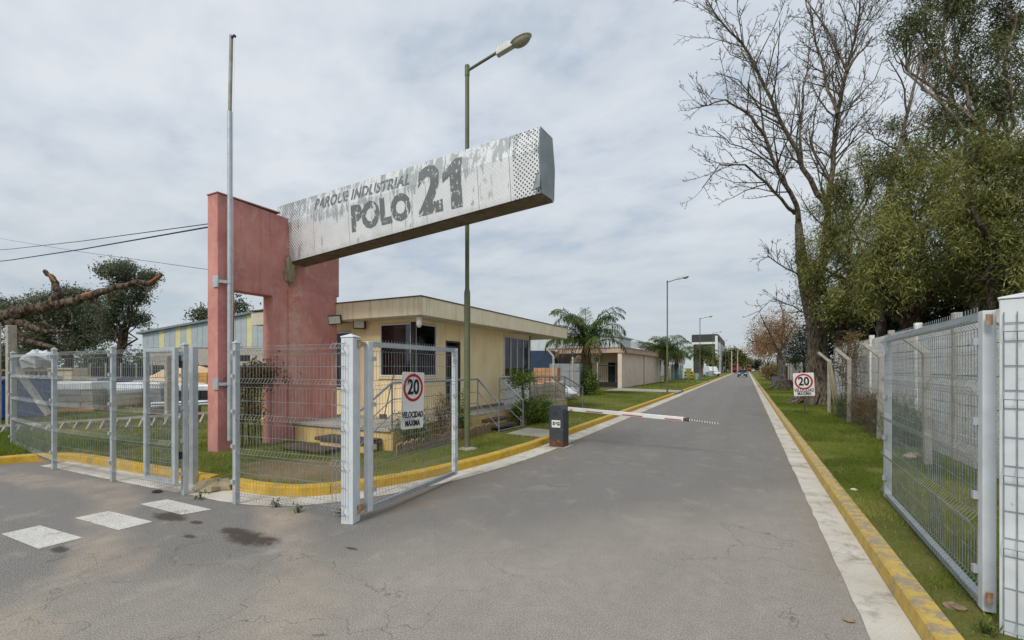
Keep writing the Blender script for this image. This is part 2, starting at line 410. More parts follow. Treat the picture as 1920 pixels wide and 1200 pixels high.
def make_sign_metal():
    """faded white paint on perforated sheet; the beam's own axes: x along it, z up"""
    m = Mat('perforated_sign_sheet'); p = m.pos(True); X = m.xyz(p)
    c = m.mix(m.step(m.noise(p, 2.5, 5, .6), .35, .7), srgb(228,230,231), srgb(212,215,217))
    drip = m.noise(m.mapping(p, (9, 9, 1.1)), 1.5, 6, .72, .2)
    patch = m.noise(p, 2.0, 6, .68, .3)
    upper = m.step(X[2], .55, .72)
    bare = m.step(m.math('ADD', m.math('MULTIPLY', drip, .55), m.math('ADD', m.math('MULTIPLY', patch, .45), m.math('MULTIPLY', upper, .085))), .565, .60)
    bare_c = m.mix(m.noise(p, 30, 3, .6), srgb(150,157,160), srgb(172,178,180))
    c = m.mix(m.math('MULTIPLY', bare, .9), c, bare_c)
    dk = m.step(m.noise(m.mapping(p, (16, 16, .8), (4,0,2)), 1.3, 5, .65), .66, .72)
    c = m.mix(m.math('MULTIPLY', dk, .55), c, srgb(104,110,112))
    c = m.mix(m.math('MULTIPLY', m.step(m.math('ADD', X[2], m.math('MULTIPLY', m.noise(p, 6, 5, .7), .3)), .26, .12), .3), c, srgb(140,136,126))
    # staggered holes: large at both ends, fine between
    s = .074
    end = m.math('MAXIMUM', m.step(X[0], 1.75, .75), m.step(X[0], 6.38, 6.44))
    rad = m.math('ADD', m.math('MULTIPLY', end, .0085), .0055)
    def cell(ox, oz):
        fx = m.math('SUBTRACT', m.math('FRACT', m.math('ADD', m.math('DIVIDE', X[0], s), ox)), .5)
        fz = m.math('SUBTRACT', m.math('FRACT', m.math('ADD', m.math('DIVIDE', X[2], s), oz)), .5)
        d = m.math('SQRT', m.math('ADD', m.math('POWER', fx, 2.0), m.math('POWER', fz, 2.0)))
        return m.math('MULTIPLY', d, s)
    d = m.math('MINIMUM', cell(0, 0), cell(.5, .5))
    hole = m.math('LESS_THAN', d, rad)
    vis = m.math('MULTIPLY', hole, m.math('MAXIMUM', end, m.step(m.noise(p, 1.1, 3, .6), .38, .55, .35, .8)))
    c = m.mix(vis, c, srgb(58,62,64))
    m.color(c); m.rough(.5); m.set(Metallic=.12)
    m.bump(m.math('SUBTRACT', m.noise(p, 5, 3, .5), m.math('MULTIPLY', hole, .5)), .25, .01)
    return m.m
def make_peel(name, col, keep=.5):
    m = Mat(name); p = m.pos(True)
    n = m.noise(p, 9, 6, .72, .3); n2 = m.noise(m.mapping(p,(14,14,2)), 1.5, 5, .65)
    k = m.step(m.math('ADD', m.math('MULTIPLY', n, .6), m.math('MULTIPLY', n2, .4)), keep, keep+.05)
    m.color(m.mix(m.noise(p, 22, 4, .7), col, tuple(x*1.5 for x in col[:3])+(1,))); m.rough(.7)
    tr = m.n.new('ShaderNodeBsdfTransparent'); ms = m.n.new('ShaderNodeMixShader'); m.l.new(k, ms.inputs[0])
    m.l.new(m.b.outputs[0], ms.inputs[1]); m.l.new(tr.outputs[0], ms.inputs[2]); m.l.new(ms.outputs[0], m.n['Material Output'].inputs[0])
    return m.m
def make_cabinet():
    m = Mat('barrier_cabinet_paint'); p = m.pos(); X = m.xyz(p)
    c = m.mix(m.step(m.noise(p, 4, 5, .6), .35, .7), srgb(66,72,78), srgb(54,60,66))
    sm = m.step(m.noise(m.mapping(p,(3,3,6)), 1.8, 5, .65), .58, .7, 0, .35); c = m.mix(sm, c, srgb(120,122,124))
    h = m.math('ADD', X[2], m.math('MULTIPLY', m.noise(p, 6, 6, .75, .4), .34))
    r = m.step(h, .36, .30); c = m.mix(r, c, m.mix(m.noise(p, 16, 5, .7), srgb(122,70,40), srgb(48,40,36)))
    h2 = m.step(m.noise(p, 11, 4, .7), .55, .6); c = m.mix(m.math('MULTIPLY', m.math('MULTIPLY', r, h2), .6), c, srgb(140,120,98))
    m.color(c); m.rough(.55); m.bump(m.noise(p, 40, 4, .6), .2, .004)
    return m.m
def make_precast():
    m = Mat('whitewashed_precast'); p = m.pos(); X = m.xyz(p)
    c = m.mix(m.step(m.noise(p, 1.5, 6, .65), .35, .65), srgb(244,243,239), srgb(228,226,220))
    g = m.noise(m.mapping(p,(3,3,.6)), 2.2, 6, .72); c = m.mix(m.step(g, .52, .72, 0, .5), c, srgb(156,152,143))
    c = m.mix(m.math('MULTIPLY', m.step(m.noise(p, 26, 4, .75), .50, .64), .5), c, srgb(120,117,108))
    c = m.mix(m.math('MULTIPLY', m.step(m.math('ADD', X[2], m.math('MULTIPLY', m.noise(p, 2.2, 5, .7), 1.4)), 1.6, .6), .35), c, srgb(152,150,138))
    m.color(c); m.rough(.95); m.bump(m.noise(p, 45, 5, .7), .4, .01)
    return m.m

def make_marking():
    m = Mat('road_marking'); p = m.pos()
    c = m.mix(m.step(m.noise(p, 3, 5, .6), .35, .7), srgb(214,212,206), srgb(196,193,186))
    c = m.mix(m.step(m.noise(p, 4.5, 6, .78, .5), .55, .66, 0, .7), c, srgb(150,140,126)); c = m.mix(m.step(m.noise(p, 45, 4, .75), .54, .62, 0, .8), c, srgb(134,130,124))
    m.color(c); m.rough(.85); m.bump(m.noise(p, 120, 3, .7), .4, .005); return m.m
M = {}
M['asphalt'] = make_asphalt(); M['turf'] = make_turf_ground()
M['kerb'] = make_kerb('kerb_paint', .665); M['kerb_worn'] = make_kerb('kerb_paint_worn', .60, srgb(206,176,88), srgb(184,154,82))
M['gutter'] = make_concrete('gutter_concrete', srgb(216,211,200), srgb(190,183,170), .6)
M['slab'] = make_concrete('slab_concrete', srgb(182,176,164), srgb(160,154,142), .4)
M['raw_concrete'] = make_concrete('raw_concrete', srgb(172,160,132), srgb(146,134,108), .5, 4)
M['post_concrete'] = make_concrete('post_concrete', srgb(196,192,184), srgb(160,154,142), .6, 3)
M['pink'] = make_pink(); M['precast'] = make_precast()
M['galv'] = plain('galvanised_steel', srgb(196,202,207), srgb(174,182,188), .45, 6, .35, .08)
M['wire'] = plain('galvanised_wire', srgb(160,167,170), srgb(124,130,132), .5, 10, .4, 0)
M['wire_shaded'] = plain('shaded_grey_wire', srgb(158,166,173), srgb(130,138,145), .5, 10, .3, 0)  # greyer than the post paint: the mesh's shadow lines put into its colour
M['rust'] = plain('rusted_hinge', srgb(150,104,66), srgb(186,172,150), .85, 22, 0, .4, 60)
M['painted_post'] = plain('grey_blue_post_paint', srgb(218,223,226), srgb(200,206,210), .5, 5, 0, .1, rust=.55)
M['lamp_post'] = plain('olive_post_paint', srgb(110,116,88), srgb(92,98,72), .6, 3, .1, .1, streak=.3)
M['lamp_head'] = plain('luminaire_casting', srgb(204,206,200), srgb(182,184,178), .5, 5, .2, .05)
M['lamp_lens'] = plain('luminaire_bowl', srgb(158,154,138), srgb(138,134,118), .25, 12, 0, 0)
M['cream'] = plain('cream_plaster', srgb(248,228,184), srgb(238,214,164), .85, 1.6, 0, .2, 50, streak=.22, streak_col=srgb(150,128,90))
M['cream_fascia'] = plain('cream_fascia_board', srgb(250,238,208), srgb(242,228,194), .8, 2, 0, .15, 50, streak=.42, streak_col=srgb(140,118,84))
M['cream_stained'] = plain('stained_cream_plinth', srgb(224,196,132), srgb(196,168,108), .9, 2, 0, .25, 40, streak=.6, streak_col=srgb(92,84,60))
M['soffit'] = plain('soffit_board', srgb(214,206,190), srgb(196,188,172), .8, 3, 0, .08)
M['coping'] = plain('dark_coping', srgb(104,94,78), None, .7, 5)
M['white_frame'] = plain('white_window_frame', srgb(226,226,222), srgb(206,206,202), .45, 6, 0, 0)
M['black_frame'] = plain('black_steel', srgb(38,36,36), None, .5, 6, 0, .05)
M['glass'] = make_glass(); M['dark_room'] = plain('interior_paint', srgb(120,112,96), None, .9, 3)
M['curtain'] = plain('pale_blind', srgb(170,174,168), srgb(150,156,150), .8, 3)
M['rail'] = plain('blue_grey_rail', srgb(150,160,172), srgb(128,138,150), .45, 6, .3, .05)
M['wood_grey'] = plain('weathered_wood', srgb(156,134,110), srgb(120,100,80), .9, 12, 0, .5, 60)
M['wood_dark'] = plain('dark_timber', srgb(96,84,74), srgb(72,62,54), .9, 8, 0, .4, 40)
M['wood_new'] = plain('pallet_wood', srgb(214,168,104), srgb(186,140,82), .85, 8, 0, .3, 40)
M['sign_metal'] = make_sign_metal(); M['letters'] = make_peel('peeling_grey_lettering', srgb(98,104,104), .515)
M['beam_under'] = plain('rusty_soffit_sheet', srgb(122,108,88), srgb(92,80,64), .8, 6, .1, .2, rust=.4)
M['beam_end'] = plain('bent_end_sheet', srgb(150,158,162), srgb(126,134,138), .5, 3, .2, .3, 8)
M['flood_face'] = plain('floodlight_lens', srgb(214,214,206), srgb(196,196,188), .3, 20, 0, .2, 200)
M['white_plastic'] = plain('white_plastic', srgb(228,228,226), srgb(210,210,208), .4, 5, 0, 0)
M['cabinet'] = make_cabinet()
M['sign_white'] = plain('sign_face_white', srgb(236,236,234), srgb(222,222,218), .4, 4, 0, 0)
M['sign_red'] = plain('sign_red', srgb(190,28,34), srgb(172,26,32), .45, 6, 0, 0)
M['sign_black'] = plain('sign_black', srgb(24,24,26), None, .5, 6, 0, 0)
M['sign_green'] = plain('sticker_green', srgb(28,58,48), None, .5, 6, 0, 0)
M['road_white'] = make_marking()
M['bark'] = make_bark('furrowed_bark', srgb(136,124,110), srgb(70,62,54))
M['bark_dead'] = make_bark('split_dead_bark', srgb(128,114,100), srgb(56,48,42), .5, 11)
M['raw_wood'] = plain('torn_orange_wood', srgb(176,118,70), srgb(130,88,58), .85, 14, 0, .5, 50)
M['bark_dark'] = make_bark('dark_bark', srgb(84,72,62), srgb(48,42,36))
M['bark_grey'] = make_bark('grey_bark', srgb(122,114,104), srgb(78,72,66), .4, 8)
M['bark_pale'] = make_bark('pale_smooth_bark', srgb(150,138,126), srgb(104,92,84), .4, 4)
M['leaf_olive'] = make_leaf('olive_willow_leaf', srgb(54,60,28), srgb(102,106,50), srgb(166,166,98))
M['leaf_euc'] = make_leaf('tall_tree_leaf', srgb(52,60,36), srgb(88,96,56), srgb(132,138,88))
M['leaf_far'] = make_leaf('greyish_far_leaf', srgb(66,76,60), srgb(96,104,84), srgb(134,138,114))
M['leaf_dark'] = make_leaf('dark_conifer_leaf', srgb(26,38,28), srgb(40,54,38), srgb(58,70,48))
M['leaf_rust'] = make_leaf('rusty_seed_leaf', srgb(116,92,62), srgb(150,114,74), srgb(178,146,104))
M['leaf_palm'] = make_leaf('palm_leaflet', srgb(56,74,34), srgb(92,110,52), srgb(136,146,86))
M['leaf_palm_dry'] = make_leaf('dry_palm_leaflet', srgb(110,94,66), srgb(140,120,86), srgb(170,150,112))
M['leaf_shrub'] = make_leaf('shrub_leaf', srgb(54,74,28), srgb(88,108,42), srgb(132,142,66))
M['leaf_vine'] = make_leaf('dry_vine_leaf', srgb(92,70,46), srgb(120,94,60), srgb(112,112,56))
M['grass'] = make_leaf('grass_blade', srgb(88,104,32), srgb(120,138,48), srgb(172,166,98), .3)
M['tank'] = plain('fibre_cement_tank', srgb(178,184,188), None, .8, 3)

# ------------------------------------------------------------------ ground, road, kerbs
VZ = 0.12
def sheet(name, mb, mat, **kw):
    o = build(name, mb, mat); o['kind'] = kw.get('kind', 'structure'); return o
sheet('ground', MB().add([(-2500,-2500,-.06),(2500,-2500,-.06),(2500,2500,-.06),(-2500,2500,-.06)], [(0,1,2,3)]), M['turf'])
road = sheet('road', MB().add([(-70,-40,0),(30,-40,0),(30,430,0),(-70,430,0)], [(0,1,2,3)]), M['asphalt'])
KL = [(-4.1,420),(-4.1,56),(-4.1,9.0),(-4.2,7.5),(-4.37,6.4),(-4.6,5.5),(-4.93,4.78),(-5.34,4.26),(-5.9,4.06),(-6.7,4.02),
      (-9,3.94),(-11.2,3.86),(-11.75,3.6),(-12.0,3.1),(-12.1,2.0),(-12.1,-12)]
def smooth_path(P, n=6):
    out = []
    for i in range(len(P)-1):
        p0, p1, p2, p3 = [Vector(P[max(0,min(len(P)-1,k))]) for k in (i-1,i,i+1,i+2)]
        d = (p2-p1).length
        m1 = (p2-p0).normalized()*d; m2 = (p3-p1).normalized()*d
        for k in range(n):
            t = k/n; h00=2*t**3-3*t*t+1; h10=t**3-2*t*t+t; h01=-2*t**3+3*t*t; h11=t**3-t*t
            out.append(p1*h00+m1*h10+p2*h01+m2*h11)
    out.append(Vector(P[-1])); return out
curve = [Vector(KL[0]), Vector(KL[1])] + smooth_path(KL[2:-1], 7) + [Vector(KL[-1])]
def offset(P, d):
    out = []
    for i, p in enumerate(P):
        t = (P[min(i+1,len(P)-1)] - P[max(i-1,0)]).normalized()
        out.append(p + Vector((-t.y, t.x))*d)     # left of travel
    return out
# travelling from far to near, the verge lies on the right (negative offset)
vi = offset(curve, -.10)
poly = [(p.x, p.y) for p in vi] + [(-70,-12),(-70,420)]
sheet('verge_left', MB().prism(poly, -.04, VZ), M['turf'])
sheet('verge_right', MB().box((1.16,-12,-.04),(28,420,VZ)), M['turf'])
def resample(P, step):
    out = [P[0]]; acc = 0
    for a, b in zip(P[:-1], P[1:]):
        L = (b-a).length; d = step-acc
        while d <= L: out.append(a+(b-a)*(d/L)); d += step
        acc = (L-(d-step))
    out.append(P[-1]); return out
def sweep(P, prof):
    """prof: (offset to the right, z)"""
    mb = MB(); k = len(prof); vs = []
    offs = [offset(P, -a) for a, z in prof]
    for i in range(len(P)):
        for j, (a, z) in enumerate(prof): vs.append((offs[j][i].x, offs[j][i].y, z))
    fs = [(i*k+j, i*k+(j+1)%k, (i+1)*k+(j+1)%k, (i+1)*k+j) for i in range(len(P)-1) for j in range(k)]
    fs += [tuple(range(k)), tuple((len(P)-1)*k+j for j in range(k-1,-1,-1))]
    return mb.add(vs, fs)
PROF = [(0,-.03),(.015,.115),(.035,.135),(.15,.14),(.16,-.03)]
def kerb_run(name, P, mat, piece):
    root = empty(name, (P[0].x, P[0].y, 0)); root['kind'] = 'structure'
    fine = resample(P, .12 if piece < 3 else piece/2)
    n = max(1, int(piece / (.12 if piece < 3 else piece/2)))
    for i in range(0, len(fine)-1, n):
        seg = [q.copy() for q in fine[i:i+n+1]]
        if len(seg) < 2 or (seg[-1]-seg[0]).length < .05: continue
        d = (seg[1]-seg[0]).normalized(); seg[0] += d*.004
        d = (seg[-1]-seg[-2]).normalized(); seg[-1] -= d*.004
        build('kerb_stone', sweep(seg, PROF), mat, root)
    return root
def cut(P, ya, yb): return [p for p in P if ya <= p.y <= yb]
fl = resample(curve, .1)
gap = lambda p: -7.05 < p.x < -6.62 and p.y < 5
kerb_run('kerb_left', [p for p in fl if p.y < 31.2 and p.x > -6.65], M['kerb'], 2.0)
kerb_run('kerb_left', [p for p in fl if p.y < 8 and p.x < -7.05], M['kerb'], 2.0)
kerb_run('kerb_left', [Vector((-4.1,57)),Vector((-4.1,50)),Vector((-4.1,36.2))], M['kerb'], 6)
kerb_run('kerb_left', [Vector((-4.1,320)),Vector((-4.1,63))], M['kerb'], 20)
RK = [Vector((1.0,-8)), Vector((1.0,46))]
kerb_run('kerb_right', RK, M['kerb_worn'], 2.4)
kerb_run('kerb_right', [Vector((1.0,46.01)), Vector((1.0,320))], M['kerb_worn'], 24)
# concrete gutters, ragged edge towards the asphalt
def gutter(name, P, w, seed, z=.005):
    rr = random.Random(seed); a = offset(P, .0); b = offset(P, w)
    vs = []; 
    for p, q in zip(a, b):
        j = rr.uniform(-.008, .008); d = (q-p).normalized()*j
        vs += [(p.x,p.y,z),(q.x+d.x,q.y+d.y,z)]
    return sheet(name, MB().add(vs, [(2*i,2*i+1,2*i+3,2*i+2) for i in range(len(P)-1)]), M['gutter'])
gutter('gutter_left', resample([Vector((-4.1,320)), Vector((-4.1,31))], 3), .36, 3)
gl = [p for p in fl if p.y <= 31 and p.x > -11.3]
gw = []
gutter('gutter_left', gl, .42, 4)
gutter('gutter_right', resample([Vector((1.0,-8)), Vector((1.0,50))], .25), .29, 5)
gutter('gutter_right', resample([Vector((1.0,50)), Vector((1.0,320))], 5), .29, 6)
# broken kerb at the foot gate: rubble and soil
mb = MB().blob((-6.86,3.98,.02),(.30,.22,.11),14,6,.28,3)
o = build('soil_heap', mb, M['raw_concrete']); tag(o, 'small heap of soil where the yellow kerb is broken open', 'soil heap')
# driveways across the verge
def slab(name, pts, z=VZ+.006): return sheet(name, MB().prism(pts, z-.08, z), M['slab'])
slab('driveway', [(-9.2,32.2),(-4.14,32.2),(-4.14,35.4),(-9.2,37.0)])
slab('driveway', [(-14,56.8),(-4.14,57.3),(-4.14,62.7),(-14,63)])
slab('stair_landing', [(-5.32,10.05),(-4.3,9.9),(-4.3,11.1),(-5.32,11.35)])
# three painted dashes on the apron
for nm, C in (('a',[(262,945),(314,936),(397,955),(340,965)]),('b',[(140,971),(204,958),(287,978),(222,994)]),('c',[(2,1001),(75,985),(155,1008),(72,1029)])):
    vs = [tuple(grd(x,y,.004)) for x,y in C]
    build('painted_dash', MB().add(vs, [(3,2,1,0)]), M['road_white'], road)

# ------------------------------------------------------------------ wire mesh panels
FOLDS = (.16, .66, 1.10, 1.56, 1.97)
def mesh_panel(a, b, z0=.06, z1=2.03, folds=FOLDS, side=1, r=.0025, sp=.055, lift=0.0):
    """one welded panel between two ground points, V folds pointing to `side`"""
    a, b = Vector((a[0],a[1],0)), Vector((b[0],b[1],0)); d = (b-a); L = d.length; d.normalize()
    nrm = Vector((d.y,-d.x,0))*side; mb = MB(); dep = .042; hh = .055
    prof = [(0,z0)]
    for f in folds:
        if f-hh > z0: prof.append((0,f-hh))
        prof.append((dep,f)); 
        if f+hh < z1: prof.append((0,f+hh))
    if prof[-1][1] < z1-.01: prof.append((0,z1))
    n = max(2, int(L/sp))
    for i in range(n+1):
        p = a + d*(L*i/n)
        mb.tube([p + nrm*o + Vector((0,0,z+lift)) for o, z in prof], r, 4, False)
    hs = []
    for f in folds: hs += [(0,f-hh),(dep,f),(0,f+hh)]
    zs = sorted(folds)
    for q, w in zip(zs[:-1], zs[1:]): hs.append((0,(q+w)/2))
    for o, z in hs:
        if z < z0-.02 or z > z1: continue
        mb.tube([a + nrm*(o-.006) + Vector((0,0,z+lift)), b + nrm*(o-.006) + Vector((0,0,z+lift))], r, 4, False)
    return mb
def sq_post(p, w, z0, z1, rz=0.0, cap=False):
    mb = MB().cbox((p[0],p[1],(z0+z1)/2),(w,w,z1-z0),rz)
    if cap:
        m = Matrix.Translation((p[0],p[1],z1)) @ Matrix.Rotation(rz,4,'Z'); h = w/2+.008
        t = MB().add([(-h,-h,0.002),(h,-h,.002),(h,h,.002),(-h,h,.002),(-h,-h,.014),(h,-h,.014),(h,h,.014),(-h,h,.014),(0,0,.05)],
            [(3,2,1,0),(0,1,5,4),(1,2,6,5),(2,3,7,6),(3,0,4,7),(4,5,8),(5,6,8),(6,7,8),(7,4,8)]).xf(m)
        mb.add(t.v, t.f)
    return mb
def clips(root, p, nrm, zs):
    for z in zs:
        c = Vector((p[0],p[1],z)) + nrm
        build('clip', MB().cbox(c,(.04,.035,.045)), M['galv'], root)
P20, P99, P209, P350, P443, PBIG = (-13.9,3.85), (-10.67,3.46), (-8.71,3.50), (-6.90,3.58), (-5.85,3.64), (-4.0,3.8)
def fence(name, label, a, b, posts, z0=.06, base=0.0):
    root = thing(name, label, 'fence', (a[0],a[1],0), group='wire mesh fence panels at the entrance')
    build('wire_mesh', mesh_panel(a, b, z0), M['wire'], root)
    for p in posts:
        build('post', sq_post(p, .062, base, 2.06, 0, True), M['galv'], root, bevel=.004)
        clips(root, p, Vector((0,-.045,0)), (.3,.75,1.2,1.65,1.95))
    return root
def inset(a, b, k=.03):
    a, b = Vector(a), Vector(b); d = (b-a).normalized()*k; return tuple(a+d), tuple(b-d)
fence('mesh_fence_panel', 'wire mesh fence panel farthest left, standing in the grass beyond the yellow kerb', P20, inset(P20,P99)[1], [P20], base=.05)
fence('mesh_fence_panel', 'wire mesh fence panel between the two leftmost tall bare posts', inset(P99,P209)[0], inset(P99,P209)[1], [P99, P209])
fence('mesh_fence_panel', 'wire mesh fence panel behind the folded-back foot gate', inset(P209,P350)[0], inset(P209,P350)[1], [P350])
f4 = fence('mesh_fence_panel', 'wire mesh fence panel right of the foot gap, in front of the pink wall', inset(P443,PBIG)[0], (PBIG[0]-.1,PBIG[1]-.02), [P443])
# stray spare post just behind the foot gate
pp = grd(363,908)
o = build('steel_gate_post', sq_post((pp.x,pp.y), .085, 0, 2.07, .1), M['galv'], bevel=.004); tag(o, 'plain grey steel post standing just right of the open foot gate', 'post')
# foot gate, folded back against its fence
root = thing('foot_gate', 'narrow grey framed mesh foot gate folded open against the fence', 'gate', (P350[0],P350[1]-.1,0))
ga, gb = (-7.60,3.44), (-6.93,3.47)
for p in (ga, gb): build('stile', MB().cbox((p[0],p[1],1.10),(.07,.05,1.86),.04), M['galv'], root, bevel=.004)
for z in (.20, 2.0): build('rail', MB().bar((ga[0]+.037,ga[1],z),(gb[0]-.037,gb[1],z),.05,.06), M['galv'], root, bevel=.004)
build('wire_mesh', mesh_panel((ga[0]+.04,ga[1]-.03),(gb[0]-.04,gb[1]-.03),.2,1.99,(.30,.70,1.12,1.56,1.9)), M['wire'], root)
for z in (.5,1.75): build('hinge', MB().tube([(P350[0]-.02,P350[1]-.05,z),(P350[0]-.02,P350[1]-.05,z+.1)],.018,8), M['black_frame'], root)
# main gate posts
def gate_post(label, p, w, h, rz, bands):
    root = thing('gate_post', label, 'gate post', (p[0],p[1],0), group='thick gate posts')
    build('post', sq_post(p, w, 0, h, rz, True), M['painted_post'], root, bevel=.006)
    return root
gp1 = gate_post('thick pale gate post with rusty hinge left of the road', PBIG, .15, 2.09, .25, True)
wm = mesh_panel((PBIG[0]-.15,PBIG[1]-.125),(PBIG[0]+.03,PBIG[1]-.105),.05,2.05,r=.0035); build('wire_mesh', wm, M['wire_shaded'], gp1)
for z in (.10, 1.98):
    build('hinge', MB().tube([(PBIG[0]+.07,PBIG[1]+.05,z),(PBIG[0]+.07,PBIG[1]+.05,z+.09)],.026,8).cbox((PBIG[0]+.05,PBIG[1]+.11,z+.045),(.05,.12,.05),.2), M['rust'], gp1, label='rusty hinge of the gate post')
RP = (1.54, 3.95)
gp2 = gate_post('thick pale rust-streaked gate post at the right edge, wrapped in mesh', RP, .24, 2.17, -.372, True)
ca, sa = math.cos(-.372), math.sin(-.372); rpw = lambda u, v: (RP[0]+u*ca-v*sa, RP[1]+u*sa+v*ca)
build('wire_mesh', mesh_panel(rpw(-.10,-.135), rpw(.4,-.135),.06,2.09,sp=.055,r=.0032), M['wire_shaded'], gp2)
for z in (.22, 2.03):
    build('hinge', MB().tube([(RP[0]-.135,RP[1]+.12,z),(RP[0]-.135,RP[1]+.12,z+.07)],.018,8), M['rust'], gp2, label='rusty hinge of the gate post')
# gate leaves
def gate_leaf(label, a, b, z0, z1, sw, side, far_w=None):
    root = thing('mesh_gate_leaf', label, 'gate', (a[0],a[1],0), group='open road gate leaves')
    A, B = Vector((a[0],a[1],0)), Vector((b[0],b[1],0)); d = (B-A).normalized(); rz = math.atan2(d.y,d.x)
    for p, w in ((A,sw),(B,far_w or sw)): build('stile', MB().cbox((p.x,p.y,(z0+z1)/2),(w,w*.8,z1-z0),rz), M['painted_post'], root, bevel=.005)
    for z, h in ((z0+.03,.06),(z1-.03,.06)):
        q, w = A+d*(sw/2+.002), B-d*(sw/2+.002)
        build('rail', MB().bar((q.x,q.y,z),(w.x,w.y,z),.05,h), M['galv'], root, bevel=.004)
    nr = Vector((d.y,-d.x,0))*side*.035
    q, w = A+d*sw*.5+nr, B-d*sw*.5+nr
    build('wire_mesh', mesh_panel((q.x,q.y),(w.x,w.y),z0+.01,z1+.03,tuple(z0+.11+(z1-z0-.17)*k/4 for k in range(5)),side), M['wire'], root)
    for p in (A+d*(sw*.55), B-d*(sw*.55)):
        for z in (z0+.25,z0+.75,z0+1.25,z1-.2): build('clip', MB().cbox((p.x+nr.x*1.0,p.y+nr.y*1.0,z),(.045,.05,.05),rz), M['galv'], root)
    return root
LG = gate_leaf('open mesh gate leaf left of the road carrying a speed sign', (-3.955,4.03), (-4.10,6.03), .07, 2.06, .085, 1)
RG = gate_leaf('open mesh gate leaf on the right grass verge', (1.425,4.16), (1.56,7.20), .14, 2.13, .085, -1)

# ------------------------------------------------------------------ lettering
def text_mesh(txt, size, bold=0.0, xs=1.0, shear=0.0, space=1.0, depth=.002, align='CENTER'):
    cu = bpy.data.curves.new('lettering', 'FONT'); cu.body = txt; cu.size = size; cu.offset = bold; cu.extrude = depth
    cu.align_x = align; cu.align_y = 'CENTER'; cu.shear = shear; cu.space_character = space; cu.resolution_u = 3
    o = bpy.data.objects.new('tmp', cu); COL.objects.link(o); bpy.context.view_layer.update()
    me = bpy.data.meshes.new_from_object(o.evaluated_get(bpy.context.evaluated_depsgraph_get()))
    bpy.data.objects.remove(o); bpy.data.curves.remove(cu)
    mb = MB().add([(v.co.x*xs, v.co.y, v.co.z) for v in me.vertices], [tuple(p.vertices) for p in me.polygons])
    bpy.data.meshes.remove(me); return mb
def speed_sign(root, W, H_, M4):
    """face in local x (right) / z (up), looking along -y; M4 puts it into the root"""
    rr = .028; pts = []
    for cx, cz, a0 in ((W/2-rr,H_/2-rr,0),(-W/2+rr,H_/2-rr,90),(-W/2+rr,-H_/2+rr,180),(W/2-rr,-H_/2+rr,270)):
        for k in range(5):
            a = math.radians(a0+k*22.5); pts.append((cx+rr*math.cos(a), cz+rr*math.sin(a)))
    build('plate', MB().extr(pts,1,0,.004).xf(M4), M['sign_white'], root, local=True)
    R1 = W*.44; R0 = R1*.80; cz = H_/2 - R1 - W*.05; n = 40; vs = []; fs = []
    for r, y in ((R1,-.003),(R0,-.003),(R1,.0005),(R0,.0005)):
        for j in range(n): vs.append((r*math.cos(2*PI*j/n), y, cz+r*math.sin(2*PI*j/n)))
    for j in range(n):
        k = (j+1)%n; fs += [(j,k,n+k,n+j),(j,2*n+j,2*n+k,k),(n+j,n+k,3*n+k,3*n+j)]
    build('red_ring', MB().add(vs,fs).xf(M4), M['sign_red'], root, local=True)
    up = Matrix.Rotation(PI/2,4,'X'); pos = lambda z: M4 @ Matrix.Translation((0,-.004,z)) @ up
    build('numerals', text_mesh('20', W*.66, W*.018, .80).xf(pos(cz)), M['sign_black'], root, local=True)
    build('lettering', text_mesh('VELOCIDAD', W*.26, W*.005, .66).xf(pos(-H_*.255)), M['sign_black'], root, local=True)
    build('lettering', text_mesh('MAXIMA', W*.26, W*.005, .66).xf(pos(-H_*.405)), M['sign_black'], root, local=True)
# sign tied to the left gate leaf
s1 = thing('speed_sign', 'white 20 speed limit sign tied to the open mesh gate, with cracked face', 'sign', (-3.95,4.83,1.32), group='speed limit signs')
m4 = Matrix.Rotation(PI/2-.072,4,'Z') @ Matrix.Rotation(.035,4,'Y')
speed_sign(s1, .42, .75, m4)
crack = [(-.0,.415),(.012,.36),(-.006,.30),(.01,.22),(0,.1)]
build('crack', MB().tube([(x,-.0055,z) for x,z in crack],.0022,4).xf(m4), M['sign_black'], s1, local=True)
for z in (.30,-.30): build('tie', MB().tube([(.18,.004,z),(.18,.05,z+.01),(.2,.052,z)],.003,5).xf(m4), M['black_frame'], s1, local=True)
# sign on a stake on the right verge
b2 = grd(1509,778,VZ); s2 = thing('speed_sign', 'white 20 speed limit sign on a short stake on the right grass verge', 'sign', (b2.x,b2.y,VZ), group='speed limit signs')
build('stake', MB().cbox((b2.x,b2.y+.035,VZ+.52),(.05,.04,1.2)), M['wood_dark'], s2)
m4 = Matrix.Translation((-.03,-.01,1.06)) @ Matrix.Rotation(.02,4,'Z') @ Matrix.Rotation(-.05,4,'Y')
speed_sign(s2, .62, .80, m4)

# ------------------------------------------------------------------ pink gateway and sign beam
WX, WT = -9.07, .33
pg = thing('pink_gateway', 'tall pink plastered concrete gateway wall carrying the sign beam', 'gateway', (WX-.16,6.7,VZ))
# one wall with an opening: profile in (y,z), stepped end at the guardhouse roof
prof = [(5.28,.0),(5.61,.0),(5.61,3.30),(6.44,3.30),(6.44,.0),(8.14,.0),(8.14,3.52),(8.24,3.52),(8.24,5.03),(5.28,5.12)]
build('wall', MB().extr(prof, 0, WX-WT, WX), M['pink'], pg, bevel=.012)
build('pilaster', MB().box((WX+.002,6.80,VZ-.05),(WX+.045,8.13,3.50)), M['pink'], pg, bevel=.01)
mb = MB().blob((WX+.03,6.83,3.90),(.075,.13,.29),12,8,.22,5); build('broken_concrete', mb, M['raw_concrete'], pg, label='crumbled bare concrete under the beam bearing')
build('coping', MB().box((WX-WT-.015,5.265,5.125),(WX+.015,6.62,5.15)), M['pink'], pg, bevel=.008)

